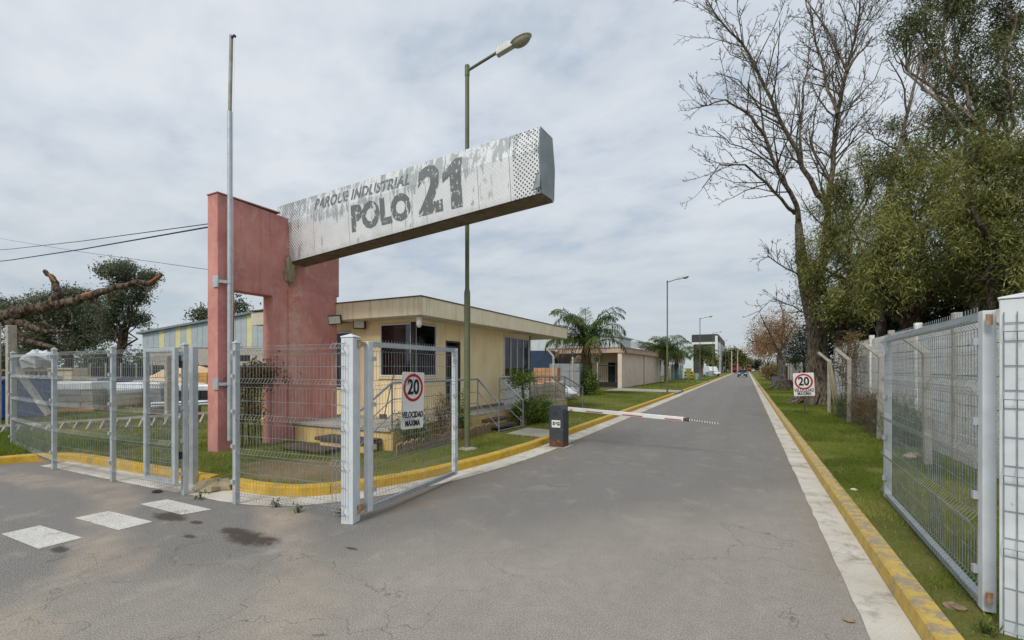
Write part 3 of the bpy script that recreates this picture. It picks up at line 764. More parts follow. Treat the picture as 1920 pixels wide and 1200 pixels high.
# sign beam: local x along the beam from the wall to the tip, y away from the camera, z up; deeper at the wall than at the tip
bl = Vector((-9.55,6.88,4.09)); bd = Vector((6.69,-.65,.24)).normalized(); BL = 6.88
sb = thing('sign_beam', 'long weathered white sign beam cantilevered from the pink wall, lettered PARQUE INDUSTRIAL POLO 21', 'sign', bl)
sb.rotation_euler = (0, -math.asin(bd.z), math.atan2(bd.y, bd.x))
H1, DEP = 1.0, .44
sect = [(.012,0),(.006,.10),(-.022,.66),(.045,H1),(DEP-.02,H1-.02),(DEP+.03,.5),(DEP-.03,0)]  # (y,z)
def tz(x): return 1.36 - .36*x/BL
def bpart(name, mb, mat, **kw):
    mb.v = [(x, y, z*tz(x)) for x, y, z in mb.v]
    return build(name, mb, mat, sb, local=True, **kw)
def beam_strip(x0, x1, i, j):
    (ya,za),(yb,zb) = sect[i], sect[j]; t = .004
    n = Vector((0, -(zb-za), yb-ya)); n.normalize(); n = n if n.y < 0 else -n; o = n*t
    v = [(x0,ya,za),(x1,ya,za),(x1,yb,zb),(x0,yb,zb)]
    return MB().add([Vector(q) for q in v] + [Vector(q)+o for q in v], [(3,2,1,0),(4,5,6,7),(0,1,5,4),(1,2,6,5),(2,3,7,6),(3,0,4,7)])
bpart('core', MB().extr([(y+(.012 if y < .2 else -.012), z*.985+.004) for y,z in sect], 0, .01, BL-.012), M['beam_end'])
cuts_low = [0, 1.42, 2.55, 3.75, 4.62, 5.75, 6.36, BL]; cuts_up = [0, 1.3, 2.5, 3.5, 4.15, 5.05, 6.36, BL]
for cs, i, j in ((cuts_low,0,2),(cuts_up,2,3)):
    for x0, x1 in zip(cs[:-1], cs[1:]): bpart('face_panel', beam_strip(x0+.004, x1-.004, i, j), M['sign_metal'])
bpart('top_panel', MB().box((0,.08,H1+.003),(BL,DEP-.03,H1+.010)), M['beam_end'])
for x0, x1 in zip([.0,1.7,3.4,5.1],[1.7,3.4,5.1,BL]): bpart('soffit_panel', MB().box((x0+.004,.05,-.018),(x1-.004,DEP-.02,-.001)), M['beam_under'])
bpart('end_plate', MB().extr([(y*1.02-.004, z*1.01) for y,z in sect], 0, BL+.002, BL+.012), M['beam_end'])
bpart('torn_flap', MB().add([(BL-.10,-.045,.04),(BL+.02,-.05,.06),(BL+.03,-.03,.30),(BL-.02,-.06,.26),(BL-.10,-.055,.05),(BL+.02,-.06,.07),(BL+.03,-.04,.31),(BL-.02,-.07,.27)],[(3,2,1,0),(4,5,6,7),(0,1,5,4),(1,2,6,5),(2,3,7,6),(3,0,4,7)]), M['beam_end'])
import bmesh
def face_y(z):
    for (ya,za),(yb,zb) in ((sect[0],sect[2]),(sect[2],sect[3])):
        if z <= zb: return ya+(yb-ya)*(z-za)/(zb-za)
    return sect[3][0]
def letters(txt, x0, x1, z0, z1, bold, shear=0, space=1.0, slope=0.0, shape=None):
    """painted lettering between x0..x1 and z0..z1 of the face, following its fold"""
    t = text_mesh(txt, 1.0, bold, 1.0, shear, space, .0) if not shape else MB().add([(u, w-.5, 0) for u, w in shape], [tuple(range(len(shape)))])
    t.f = [f for f in t.f if all(abs(t.v[q][1]) < .51 for q in f)]; used_ = sorted({q for f in t.f for q in f})
    xs = [t.v[q][0] for q in used_]; ys = [t.v[q][1] for q in used_]; xa, xb, ya, yb = min(xs), max(xs), min(ys), max(ys)
    bm = bmesh.new(); vv = [bm.verts.new((x0+(v[0]-xa)/(xb-xa)*(x1-x0), 0, z0+(v[1]-ya)/(yb-ya)*(z1-z0) + slope*((v[0]-xa)/(xb-xa)-.5))) for v in t.v]
    for f in t.f:
        try: bm.faces.new([vv[k] for k in f])
        except ValueError: pass
    for zc_ in (sect[2][1],):
        bmesh.ops.bisect_plane(bm, geom=bm.verts[:]+bm.edges[:]+bm.faces[:], plane_co=(0,0,zc_), plane_no=(0,0,1))
    bmesh.ops.delete(bm, geom=[v for v in bm.verts if not v.link_faces], context='VERTS')
    bm.verts.index_update()
    mb = MB().add([(v.co.x, face_y(v.co.z)-.0075, v.co.z) for v in bm.verts], [tuple(v.index for v in f.verts) for f in bm.faces]); bm.free()
    bpart('lettering', mb, M['letters'])
letters('PARQUE INDUSTRIAL', 1.45, 4.25, .71, .905, .036, .15, 1.08, -.05)
letters('POLO', 2.64, 4.26, .17, .61, .062, 0, 1.04, -.04)
letters('2', 4.44, 5.00, .14, .92, .045, 0, 1.0, -.01)
letters('', 5.02, 5.42, .12, .90, 0, 0, 1.0, -.01, [(.40,0),(1,0),(1,1),(.60,1),(0,.74),(0,.55),(.40,.66)])

# flagpole clamped to the column
fp = att(431,690,8.93); fx, fy = fp.x, fp.y
fl_ = thing('flagpole', 'tall galvanised flagpole clamped to the pink column', 'flagpole', (fx,fy,.34))
build('lower_pole', MB().tube([(fx,fy,.34),(fx,fy,6.74)],.046,14), M['galv'], fl_, smooth=True)
build('upper_pole', MB().tube([(fx,fy,6.75),(fx+.03,fy+.01,8.22)],.034,12), plain('rust_flecked_pole', srgb(168,172,166), srgb(140,136,118), .6, 5, .2, .1, rust=.6), fl_, smooth=True)
build('pulley', MB().tube([(fx+.05,fy,8.16),(fx+.11,fy+.02,8.2)],.02,8).tube([(fx+.115,fy,8.19),(fx+.115,fy+.04,8.19)],.025,10), M['black_frame'], fl_)
build('halyard', MB().tube([(fx+.125,fy+.02,8.17),(fx+.10,fy,6.0),(fx+.115,fy-.01,3.4),(fx+.06,fy,1.9)],.003,4), M['white_plastic'], fl_)
for z in (3.42,1.44):
    build('clamp', MB().cbox((WX-.03,5.262,z),(.16,.02,.22)).bar((WX+.02,5.27,z),(fx,fy-.02,z),.05,.06).tube([(fx,fy,z-.03),(fx,fy,z+.03)],.055,12), M['galv'], fl_)

# ------------------------------------------------------------------ street lamps along the left verge
def street_lamp():
    r = thing('street_lamp', 'x', 'street lamp', (0,0,0), group='street lamps along the left verge')
    build('pole', MB().tube([(0,0,0),(0,0,3.35)],.066,14).tube([(0,0,3.35),(0,0,3.43)],[.066,.052],14), M['lamp_post'], r, smooth=True)
    build('upper_pole', MB().tube([(0,0,3.43),(0,0,8.0)],.045,12), M['lamp_post'], r, smooth=True)
    build('collar', MB().tube([(0,0,8.0),(0,0,8.22)],.052,12).tube([(0,0,8.22),(0,0,8.235)],[.052,.04],12), M['lamp_post'], r)
    a, b = Vector((.04,0,8.12)), Vector((.78,0,8.30)); d = (b-a).normalized()
    build('arm', MB().tube([a,b],.030,10), M['lamp_post'], r, smooth=True)
    m = Matrix.Translation(b) @ Matrix.Rotation(-math.atan2(d.z,d.x)*.8,4,'Y') @ Matrix.Scale(.74,4)
    h = build('gear_housing', MB().extr([(-.10,-.12),(.42,-.10),(.42,.04),(.30,.10),(-.05,.08)],1,-.085,.085).xf(m), M['lamp_head'], r, bevel=.012)
    build('sensor', MB().tube([m@Vector((-.03,0,.08)),m@Vector((-.03,0,.17))],.03,10), M['lamp_head'], h)
    hood = MB(); bowl = MB()
    for mb_, sgn in ((hood,1),(bowl,-1)):
        vs = []; fs = []; n, k = 16, 6
        for i in range(k+1):
            q = PI/2*i/k
            for j in range(n):
                t = 2*PI*j/n; rr = math.cos(q)
                vs.append(m @ Vector((.66+.30*rr*math.cos(t)*(1 if math.cos(t)>0 else .95), .165*rr*math.sin(t), -.02 + sgn*(.10 if sgn>0 else .17)*math.sin(q) + sgn*.012)))
        for i in range(k):
            for j in range(n):
                f = (i*n+j,i*n+(j+1)%n,(i+1)*n+(j+1)%n,(i+1)*n+j); fs.append(f if sgn>0 else f[::-1])
        mb_.add(vs,fs)
    build('hood', hood, M['lamp_head'], r, smooth=True); build('bowl', bowl, M['lamp_lens'], r, smooth=True)
    build('rim', MB().tube([m@Vector((.66+.31*math.cos(t*PI/10), .175*math.sin(t*PI/10), -.02)) for t in range(21)],.014,6,False), M['lamp_head'], r)
    return r
lp = street_lamp(); used = [False]
L1 = grd(876,841,VZ)
names = ['tall olive street lamp beside the guardhouse, its head over the sign beam', 'street lamp standing by the driveway before the pale pink building', 'street lamp by the teal plank fence, third from the camera',
         'street lamp fourth along the left verge', 'street lamp fifth along the left verge', 'street lamp sixth along the left verge', 'smallest, farthest street lamp on the left verge']
for i, (x, y) in enumerate(((L1.x,L1.y),(-4.72,32.0),(-4.85,57.6),(-4.95,82.5),(-4.95,108),(-4.95,134),(-4.95,160))):
    place(lp, used, (x,y,VZ-.02), .02 if i == 0 else rng.uniform(-.05,.05), .945 if i == 0 else .91, names[i])
build('lamp_footing', MB().blob((L1.x+.02,L1.y-.03,VZ),(.2,.2,.035),12,5,.2,2), M['slab'])['kind'] = 'structure'

# ------------------------------------------------------------------ guardhouse
PX, FZ, CZ = -6.2, .55, 2.92          # platform edge, floor, ceiling
gh = thing('guardhouse', 'low cream guardhouse with deep flat roof and dark corner window', 'building', (-8.5,11.5,VZ))
plat = build('platform', MB().prism([(-9.0,6.93),(PX+.03,6.93),(PX+.03,16.7),(-12.2,16.7),(-12.2,8.3),(-9.0,8.3)], .02, FZ-.06), M['cream_stained'], gh)
build('platform_slab', MB().prism([(-9.02,6.88),(PX,6.88),(PX,16.75),(-12.2,16.75),(-12.2,8.32),(-9.02,8.32)], FZ-.058, FZ), M['slab'], plat, bevel=.008)
build('step', MB().box((-7.8,6.45,.29),(-6.42,6.90,.36)), M['wood_dark'], plat, bevel=.008)
build('step', MB().box((-8.25,6.02,.15),(-7.0,6.42,.21)), M['wood_dark'], plat, bevel=.008)
build('step_riser', MB().box((-7.7,6.5,.05),(-6.5,6.86,.288)), M['cream_stained'], plat)
for x0, z1 in ((-5.93,.40),(-5.66,.26)): build('step', MB().box((x0-.27,10.32,z1-.06),(x0+.03,11.32,z1)), M['wood_dark'], plat, bevel=.006)
build('step_riser', MB().box((-6.16,10.38,.05),(-5.95,11.26,.338)), M['cream_stained'], plat)
HX, HY, HE, HW, T = -7.0, 8.58, 15.15, -12.0, .10
def wp(a, b, mat='cream', nm='wall_panel'): return build(nm, MB().box(a, b), M[mat], gh, bevel=.004)
# road side (outer face at HX)
def rs(y0, y1, z0, z1, mat='cream', nm='wall_panel'): return wp((HX-T,y0+.004,z0),(HX,y1-.004,z1), mat, nm)
rs(HY, 9.50, FZ, 1.53); rs(9.50, 9.88, FZ, CZ); rs(9.88, 10.56, 2.47, CZ)
for k in range(4): rs(10.56+k*.635, 10.56+(k+1)*.635, FZ, CZ)
rs(13.10, 15.06, FZ, 1.44, 'white_frame', 'window_spandrel'); rs(13.10, 15.06, 2.80, CZ)
build('corner_post', MB().box((HX-T,15.06,FZ),(HX+.004,15.15,CZ)), M['black_frame'], gh)
rs(HY, 9.50, 2.84, CZ)
# camera side (outer face at HY)
def cs(x0, x1, z0, z1, mat='cream', nm='wall_panel'): return wp((x0+.004,HY,z0),(x1-.004,HY+T,z1), mat, nm)
cs(-8.06, HX-T, FZ, 1.53); cs(-8.06, HX-T, 2.84, CZ); cs(-9.02, -8.06, FZ, CZ); cs(-9.8, -9.02, FZ, 1.2); cs(-9.8,-9.02,2.7,CZ); cs(-12,-9.8,FZ,CZ)
wp((HW,HY+T+.003,FZ),(HW+T,HE,CZ)); wp((HW+T+.003,HE-T,FZ),(HX-T-.003,HE,CZ))
build('interior_wall', MB().box((-9.05,HY+T+.01,FZ),(-9.0,13.0,CZ)), M['dark_room'], gh)
build('interior_wall', MB().box((-9.0,12.9,FZ),(HX-T-.01,12.96,CZ)), M['dark_room'], gh)
build('counter', MB().box((-8.6,9.0,1.0),(-7.3,9.5,1.06)).box((-8.5,9.05,FZ),(-7.4,9.1,1.0)), M['wood_dark'], gh)
build('door_leaf', MB().box((HX-.75,10.60,FZ+.02),(HX-.13,10.64,2.44)), M['black_frame'], gh, label='black door standing open inwards')
build('door_frame', MB().box((HX-T+.01,9.885,FZ),(HX+.012,9.925,2.465)).box((HX-T+.01,10.515,FZ),(HX+.012,10.555,2.465)).box((HX-T+.01,9.928,2.425),(HX+.012,10.512,2.465)), M['wood_dark'], gh)
# windows: frame bars and panes
def window(axis, u0, u1, z0, z1, face, mullions, fr=.04, pane='glass', mat='white_frame', lo=False, hi=False):
    w = None; d0, d1 = (face-.06, face+.012) if axis == 'x' else (face-.012, face+.06)
    def bx(a0, a1, b0, b1, e=0.0):
        return ((d0+e, a0, b0), (d1-e, a1, b1)) if axis == 'x' else ((a0, d0+e, b0), (a1, d1-e, b1))
    mb = MB(); mb.box(*bx(u0,u1,z0,z0+fr)); mb.box(*bx(u0,u1,z1-fr,z1)); mb.box(*bx(u0,u0+(.012 if lo else fr),z0+fr,z1-fr)); mb.box(*bx(u1-(.012 if hi else fr),u1,z0+fr,z1-fr))
    w = build('window', mb, M[mat], gh)
    edges = [u0+fr] + list(mullions) + [u1-fr]
    for q in mullions: build('mullion', MB().box(*bx(q-fr*.4,q+fr*.4,z0+fr,z1-fr,.004)), M[mat], w)
    for a, b in zip(edges[:-1], edges[1:]):
        g0 = .012 if a != edges[0] else 0; g1 = .012 if b != edges[-1] else 0
        build('pane', MB().box(*bx(a+g0+.002,b-g1-.002,z0+fr,z1-fr,.031)), M[pane], w)
    return w
window('x', HY+.08, 9.49, 1.54, 2.83, HX, [], lo=True)
window('y', -8.05, HX-.08, 1.54, 2.83, HY, [], hi=True)
build('window_corner_post', MB().box((HX-.075,HY-.01,1.53),(HX+.01,HY+.075,2.84)), M['black_frame'], gh)
build('window_sill', MB().box((HX-.02,HY,1.49),(HX+.05,9.55,1.528)).box((-8.1,HY-.05,1.49),(HX+.05,HY-.003,1.528)), M['cream'], gh)
w2 = window('x', 13.12, 15.04, 1.45, 2.79, HX, [13.6,14.08,14.56])
build('blind', MB().box((HX-.12,13.14,1.48),(HX-.105,15.02,2.77)), M['curtain'], w2)
w3 = window('y', -9.79, -9.03, 1.21, 2.69, HY, [])
build('blind', MB().box((-9.76,HY+.07,1.25),(-9.06,HY+.08,2.66)), M['curtain'], w3)
# flat roof
RX, RY, RE, RW, RZ0, RZ1 = -6.4, 8.1, 17.4, -12.4, 2.93, 3.33
roof = build('roof', MB().box((RW,RY+.04,RZ0+.02),(RX-.04,RE-.04,RZ1-.02)), M['soffit'], gh)
bx_ = [-9.03,-8.62,-7.62,-6.62,RX]
for a, b in zip(bx_[:-1], bx_[1:]): build('fascia_board', MB().box((a+.004,RY,RZ0),(b-.004,RY+.035,RZ1)), M['cream_fascia'], roof, bevel=.003)
y = RY+.038
for k, L in enumerate([1.15,.85,.42,1.3,.9,1.2,1.25,1.05,1.1]):
    e_ = min(y+L, RE); build('fascia_board', MB().box((RX-.035,y+.004,RZ0),(RX,e_-.004,RZ1)), M['cream_fascia'], roof, bevel=.003); y = e_
    if y >= RE: break
build('fascia_board', MB().box((RW,RE-.03,RZ0),(RX-.04,RE,RZ1)), M['cream_fascia'], roof)
build('coping', MB().box((RW,RY-.015,RZ1+.002),(RX+.015,RE+.015,RZ1+.03)), M['coping'], roof)
for k in range(9): build('soffit_board', MB().box((-9.0+0*k,RY+.05+k*1.03,RZ0-.012),(HX+.55,RY+.05+(k+1)*1.03-.012,RZ0+.018)), M['soffit'], roof)
# skirting line at the wall foot
build('skirting', MB().box((HX+.002,10.60,FZ),(HX+.012,13.1,FZ+.09)), plain('grey_skirting', srgb(140,132,120)), gh)

# floodlights, camera
def floodlight(label, c, rz, tilt, sy):
    r = thing('floodlight', label, 'floodlight', c, group='black framed floodlights')
    m = Matrix.Rotation(rz,4,'Z') @ Matrix.Rotation(tilt,4,'X') @ Matrix.Rotation(sy,4,'Y')
    build('housing', MB().box((-.16,0,-.115),(.16,.06,.115)).xf(m), M['black_frame'], r, local=True, bevel=.008)
    build('lens', MB().box((-.13,-.006,-.088),(.13,.004,.088)).xf(m), M['flood_face'], r, local=True)
    build('bracket', MB().tube([m@Vector((0,.05,0)), Vector((.0,.22,.10))],.014,6), M['black_frame'], r, local=True)
    return r
q = att(627,600,11.15); floodlight('black framed floodlight at the edge of the pink wall, turned sideways', q, .75, .12, -.12)
q = att(673,608,11.35); floodlight('black framed floodlight under the roof beside the pink wall', q, .35, .10, .03)
sc_ = thing('security_camera', 'small white dome security camera under the guardhouse roof corner', 'security camera', (-6.60,8.28,2.91))
build('mount', MB().cbox((-6.60,8.28,2.87),(.10,.10,.08)), M['white_plastic'], sc_, bevel=.01)
build('dome', MB().blob((-6.58,8.26,2.76),(.065,.065,.10),14,9,0), M['white_plastic'], sc_, smooth=True)
o = build('broom', MB().tube([(-7.62,8.25,FZ+.02),(-7.55,8.52,1.62)],.012,6).cbox((-7.625,8.235,FZ+.06),(.18,.04,.10),.2), M['wood_dark']); tag(o, 'wooden broom leaning on the cream wall below the corner window', 'broom')

# railings
def railing(label, top, posts, zrails, extra=(), group='blue grey steel railings of the guardhouse'):
    r = thing('railing', label, 'railing', (top[0][0],top[0][1],VZ), group=group)
    build('handrail', MB().tube(top,.024,8), M['rail'], r, smooth=True)
    for p, z0, z1 in posts: build('post', MB().tube([(p[0],p[1],z0),(p[0],p[1],z1)],.018,8), M['rail'], r, smooth=True)
    for path in zrails: build('rail', MB().tube(path,.011,6), M['rail'], r)
    return r
X_ = PX-.03; dz = lambda P, d: [(a,b,c-d) for a,b,c in P]
t1 = [(X_,6.15,.98),(X_,6.98,1.46),(X_,10.22,1.46),(-5.62,10.25,.86)]
railing('railing along the platform edge from the timber steps to the front stair', t1,
        [((X_,6.98),.12,1.46),((X_,7.92),FZ,1.46),((X_,9.0),FZ,1.46),((X_,10.22),FZ,1.46),((-5.62,10.25),VZ-.02,.87)],
        [dz(t1,.33), dz(t1,.62)])
t2 = [(-5.50,11.42,.86),(X_,11.40,1.46),(X_,12.35,1.46)]
railing('short railing on the far side of the front stair', t2, [((X_,11.40),FZ,1.46),((-5.50,11.42),VZ-.02,.87)], [dz(t2,.33), dz(t2,.62)])
build('stair_tie_bar', MB().tube([(-5.62,10.27,VZ+.03),(-5.50,11.40,VZ+.03)],.018,6), M['rail'], bpy.data.objects['railing'])
t3 = [(X_,12.36,1.46),(X_,16.65,1.42),(X_+.35,17.75,.95)]
railing('long far railing in front of the tall window, sloping down at its far end', t3,
        [((X_,12.9),FZ,1.45),((X_,13.8),FZ,1.44),((X_,14.7),FZ,1.44),((X_,15.7),FZ,1.43),((X_,16.65),FZ,1.42),((X_+.35,17.75),VZ-.02,.96)], [dz(t3,.30), dz(t3,.58)])
t4 = [(-7.6,17.0,1.40),(-6.95,16.9,1.42),(-6.6,17.9,.92)]
railing('second ramp railing behind the sloping far end', t4, [((-6.95,16.9),VZ-.02,1.42),((-7.6,17.0),VZ-.02,1.40),((-6.6,17.9),VZ-.02,.92)], [dz(t4,.3)])

# stake edging of the flower bed
we = thing('stake_edging', 'low edging of weathered wooden stakes before the platform', 'edging', (-5.8,6.7,VZ))
yy = 6.62; k = 0
proto_me = {}
while yy < 10.1:
    h = .21 + .06*rng.random(); w = .045+.012*rng.random(); x = -5.80 + .03*rng.random()
    c = MB().box((x-.014,yy,VZ-.05),(x+.014,yy+w,VZ+h-.04))
    c.add([(x-.014,yy,VZ+h-.04),(x+.014,yy,VZ+h-.04),(x+.014,yy+w,VZ+h-.04),(x-.014,yy+w,VZ+h-.04),(x-.014,yy+w/2,VZ+h),(x+.014,yy+w/2,VZ+h)],[(0,1,5,4),(2,3,4,5),(1,2,5),(3,0,4)])
    build('stake', c, M['wood_grey'], we); yy += w+.006
for k in range(5): build('stake', MB().cbox((-5.62+.0*k,11.55+k*.075,VZ+.12),(.03,.065,.34),0,.0), M['wood_grey'], we)

# ------------------------------------------------------------------ barrier
cx, cy = -3.74, 9.62
bar = thing('barrier_cabinet', 'dark grey barrier cabinet with rusted base and white sticker', 'barrier', (cx,cy,0))
ch = [( -.165,0),(.165,0),(.165,.84),(.10,.93),(-.10,.93),(-.165,.84)]
build('cabinet', MB().add(*(lambda n: ([(x+cx, cy-.18, z) for x,z in ch]+[(x+cx, cy+.18, z) for x,z in ch], [tuple(range(n-1,-1,-1)),tuple(range(n,2*n))]+[(i,(i+1)%n,n+(i+1)%n,n+i) for i in range(n)]))(6)), M['cabinet'], bar, bevel=.012)
build('base_plate', MB().box((cx-.24,cy-.26,.004),(cx+.26,cy+.26,.012)), M['slab'], bar)
st_ = build('sticker', MB().box((cx-.10,cy-.1835,.44),(cx+.10,cy-.1805,.60)), M['sign_white'], bar)
fz = lambda z, x=0: Matrix.Translation((cx+x,cy-.186,z)) @ Matrix.Rotation(PI/2,4,'X')
build('lettering', text_mesh('S', .10, .005, 1.15, 0, 1, .001).xf(fz(.52,-.052)), M['sign_green'], st_)
build('lettering', text_mesh('G', .10, .005, 1.0, 0, 1, .001).xf(fz(.52,.052)), M['sign_green'], st_)
build('dash_mark', MB().box((cx-.018,cy-.1865,.522),(cx+.014,cy-.1845,.532)).box((cx-.018,cy-.1865,.545),(cx+.014,cy-.1845,.555)), M['sign_green'], st_)
build('lock', MB().tube([(cx-.03,cy-.18,.735),(cx-.03,cy-.192,.735)],.012,8).tube([(cx+.03,cy-.18,.735),(cx+.03,cy-.192,.735)],.012,8).tube([(cx,cy-.18,.775),(cx,cy-.19,.775)],.01,8), M['black_frame'], bar)
bm_ = thing('barrier_boom', 'lowered white barrier boom with red stripes across the road', 'barrier', (cx+.17,cy+.10,.82))
ba, bb, bc = Vector((cx+.168,cy+.12,.835)), Vector((-1.10,cy+.20,.715)), Vector((-.50,cy+.22,.665))
build('boom', MB().bar(ba,bb,.045,.085), M['sign_white'], bm_, bevel=.008)
dd = (bb-ba).normalized()
for f0, f1 in ((.02,.05),(.17,.32),(.49,.66),(.84,.97)):
    p, q = ba+(bb-ba)*f0, ba+(bb-ba)*f1; o = Vector((0,-.026,-.018)); build('red_stripe', MB().bar(p+o,q+o,.006,.018), M['sign_red'], bm_)
build('tip_clamp', MB().bar(bb-dd*.04,bb+dd*.07,.055,.075), M['bark_dead'], bm_)
build('tip_pole', MB().bar(bb+dd*.07,bc,.028,.03), M['white_plastic'], bm_)
n = 11
for k in range(n):
    p = bb+dd*.09+(bc-bb-dd*.09)*((k+.1)/n); q = bb+dd*.09+(bc-bb-dd*.09)*((k+.55)/n)
    build('tape_band', MB().bar(p,q,.032,.034), M['black_frame'] if k%3==1 else M['wood_dark'], bm_)

# ------------------------------------------------------------------ foliage tools
def leaf_arrays(C, n, spread, L, W, droop, seed, tint_sd=.22, flat=1.0):
    R = np.random.RandomState(seed); C = np.asarray(C, float); m = len(C)
    P = np.repeat(C, n, 0) + R.normal(0, 1, (m*n,3)) * spread * np.array([1,1,flat])
    D = R.normal(0, 1, (m*n,3)); D[:,2] = D[:,2]*(1-droop) - droop*1.6
    D /= np.linalg.norm(D,axis=1)[:,None]
    S = np.cross(D, R.normal(0,1,(m*n,3))); S /= np.linalg.norm(S,axis=1)[:,None]+1e-9
    ln = (L*R.uniform(.55,1.3,m*n))[:,None]; w = (W*R.uniform(.7,1.2,m*n))[:,None]
    V = np.stack([P, P+D*ln*.45+S*w*.5, P+D*ln, P+D*ln*.45-S*w*.5], 1).reshape(-1,3)
    F = np.arange(m*n*4).reshape(-1,4)
    t = np.repeat(R.normal(.48,tint_sd,m), n) + R.normal(0,.12,m*n)
    return V, F, np.clip(t,0,1)
def crown_points(blobs, per, seed, shell=.55, boughs=0):
    """cluster centres through ellipsoids (centre, radii), thicker towards the skin"""
    R = np.random.RandomState(seed); out = []; tints = []
    for c, r in blobs:
        k = int(per * (r[0]*r[1]*r[2])**.67) + 4
        d = R.normal(0,1,(k,3)); d /= np.linalg.norm(d,axis=1)[:,None]
        q = R.uniform(shell**3,1,(k,1))**(1/3) * R.uniform(.82,1.12,(k,1))
        if boughs:
            nb = boughs; db = R.normal(0,1,(nb,3)); db /= np.linalg.norm(db,axis=1)[:,None]; cb = db*R.uniform(.55,1.15,(nb,1))
            w = R.randint(0,nb,k); o_ = R.normal(0,1,(k,3))*np.array([.17,.17,.15]); o_[:,2] -= np.abs(R.normal(0,.16,k))
            out.append(np.array(c)[None] + (cb[w]+o_)*np.array(r)[None]); tints.append(R.normal(0,.2,nb)[w])
        else:
            out.append(np.array(c)[None] + d*q*np.array(r)[None]); tints.append(np.zeros(k))
    crown_points.tint = np.concatenate(tints)
    return np.concatenate(out)
def limb(mb, a, b, r0, r1, seed, n=6, wob=.06, sides=7):
    R = random.Random(seed); a, b = Vector(a), Vector(b); L = (b-a).length; pts = []; rad = []
    for i in range(n+1):
        t = i/n; o = Vector((R.gauss(0,1),R.gauss(0,1),R.gauss(0,.6)))*wob*L*math.sin(PI*t)
        pts.append(a+(b-a)*t+o); rad.append(r0+(r1-r0)*t)
    mb.tube(pts, rad, sides); return pts
def leafy_tree(name, label, base, fork_z, r, blobs, mats, per, n, spread, L, W, droop, seed, group=None, cat='tree', lean=(0,0), shell=.55, flat=1.0, tsd=.22, boughs=0):
    root = thing(name, label, cat, base, group=group); base = Vector(base)
    fk = base + Vector((lean[0],lean[1],fork_z))
    tb = MB(); limb(tb, base-Vector((0,0,.1)), fk, r, r*.7, seed, 6, .03, 10); build('trunk', tb, M[mats[0]], root, smooth=True)
    bb_ = MB()
    for i, (c, rr) in enumerate(blobs):
        e_ = Vector(c)+Vector((0,0,-rr[2]*.2)); pts = limb(bb_, fk-Vector((0,0,fork_z*.12*(i%3))), e_, r*.42, r*.10, seed+i+1, 6, .07, 6)
        for k in range(4):
            d = Vector((rng.gauss(0,1),rng.gauss(0,1),rng.gauss(.3,.7))).normalized()
            limb(bb_, pts[-2], e_+Vector((d.x*rr[0],d.y*rr[1],d.z*rr[2]))*1.0, r*.12, r*.03, seed+17*i+k, 4, .08, 4)
    build('limbs', bb_, M[mats[0]], root, smooth=True)
    V, F, t = leaf_arrays(crown_points(blobs, per, seed, shell, boughs), n, spread, L, W, droop, seed, tsd, flat=flat)
    t = np.clip(t+np.repeat(crown_points.tint, n), 0, 1)
    np_mesh('crown', V, F, M[mats[1]], root, t)
    return root
def shrub(name, label, c, r, n_cl, n, L, W, droop, seed, mat='leaf_shrub', group=None, spread=.06, stems=6, cat='shrub'):
    root = thing(name, label, cat, (c[0],c[1],c[2]), group=group); R = np.random.RandomState(seed); rr = random.Random(seed)
    st = MB(); C = []
    for k in range(stems):
        a = rr.uniform(0,2*PI); q = rr.uniform(.3,1); st.tube([(c[0],c[1],c[2]-.03),(c[0]+r[0]*q*.5*math.cos(a),c[1]+r[1]*q*.5*math.sin(a),c[2]+r[2]*1.0),(c[0]+r[0]*q*math.cos(a),c[1]+r[1]*q*math.sin(a),c[2]+r[2]*rr.uniform(1.2,1.9))],[.012,.009,.004],4)
    build('stems', st, M['bark_dark'], root)
    d = R.normal(0,1,(n_cl,3)); d /= np.linalg.norm(d,axis=1)[:,None]; q = R.uniform(.35,1.1,(n_cl,1))
    C = np.array([c[0],c[1],c[2]+r[2]]) + d*q*np.array(r); C[:,2] = np.maximum(C[:,2], c[2]+.02)
    V, F, t = leaf_arrays(C, n, spread, L, W, droop, seed); np_mesh('foliage', V, F, M[mat], root, t)
    return root
def pxblob(x, y, t, rx, ry, rd=None):
    c = att(x,y,t); s = t/LENS_PX; return (tuple(c), (rx*s, (rd or rx)*s, ry*s))

# ------------------------------------------------------------------ right side: wall, posts, trees
WXR = 3.3
pw = thing('precast_wall', 'grimy whitewashed precast concrete panel wall along the right verge', 'wall', (WXR,14,VZ))
ys = [4.6+2.06*k for k in range(10)]
for k, y in enumerate(ys):
    build('wall_post', MB().box((WXR-.06,y-.06,VZ-.05),(WXR+.06,y+.06,2.70+.03*rng.random())), M['post_concrete'] if k%2 else M['precast'], pw, bevel=.006)
for y0, y1 in zip(ys[:-1], ys[1:]):
    for r_ in range(5):
        z0 = VZ+.0+r_*.5; j = rng.uniform(-.008,.008)
        build('wall_panel', MB().box((WXR-.022+j,y0+.064,z0+.006),(WXR+.022+j,y1-.064,z0+.494)), M['precast'], pw, bevel=.006)
bf = thing('bent_post_fence', 'chain link fence on concrete posts with bent tops before the white wall', 'fence', (2.72,14,VZ))
py = [6.9,10.1,13.25,16.75,20.2]
tops = []
for k, y in enumerate(py):
    x = 2.72 + (.0 if k < 4 else -.04); lx = rng.uniform(-.05,.05)
    b0, b1, b2_ = Vector((x,y,VZ-.05)), Vector((x+lx,y+.02,2.03)), Vector((x+lx-.33,y+.05,2.33))
    build('concrete_post', MB().bar(b0,b1,.10,.10,(0,1,0)).bar(b1-Vector((0,0,.03)),b2_,.09,.08,(0,1,0)), M['post_concrete'], bf, bevel=.008)
    tops.append((b1,b2_))
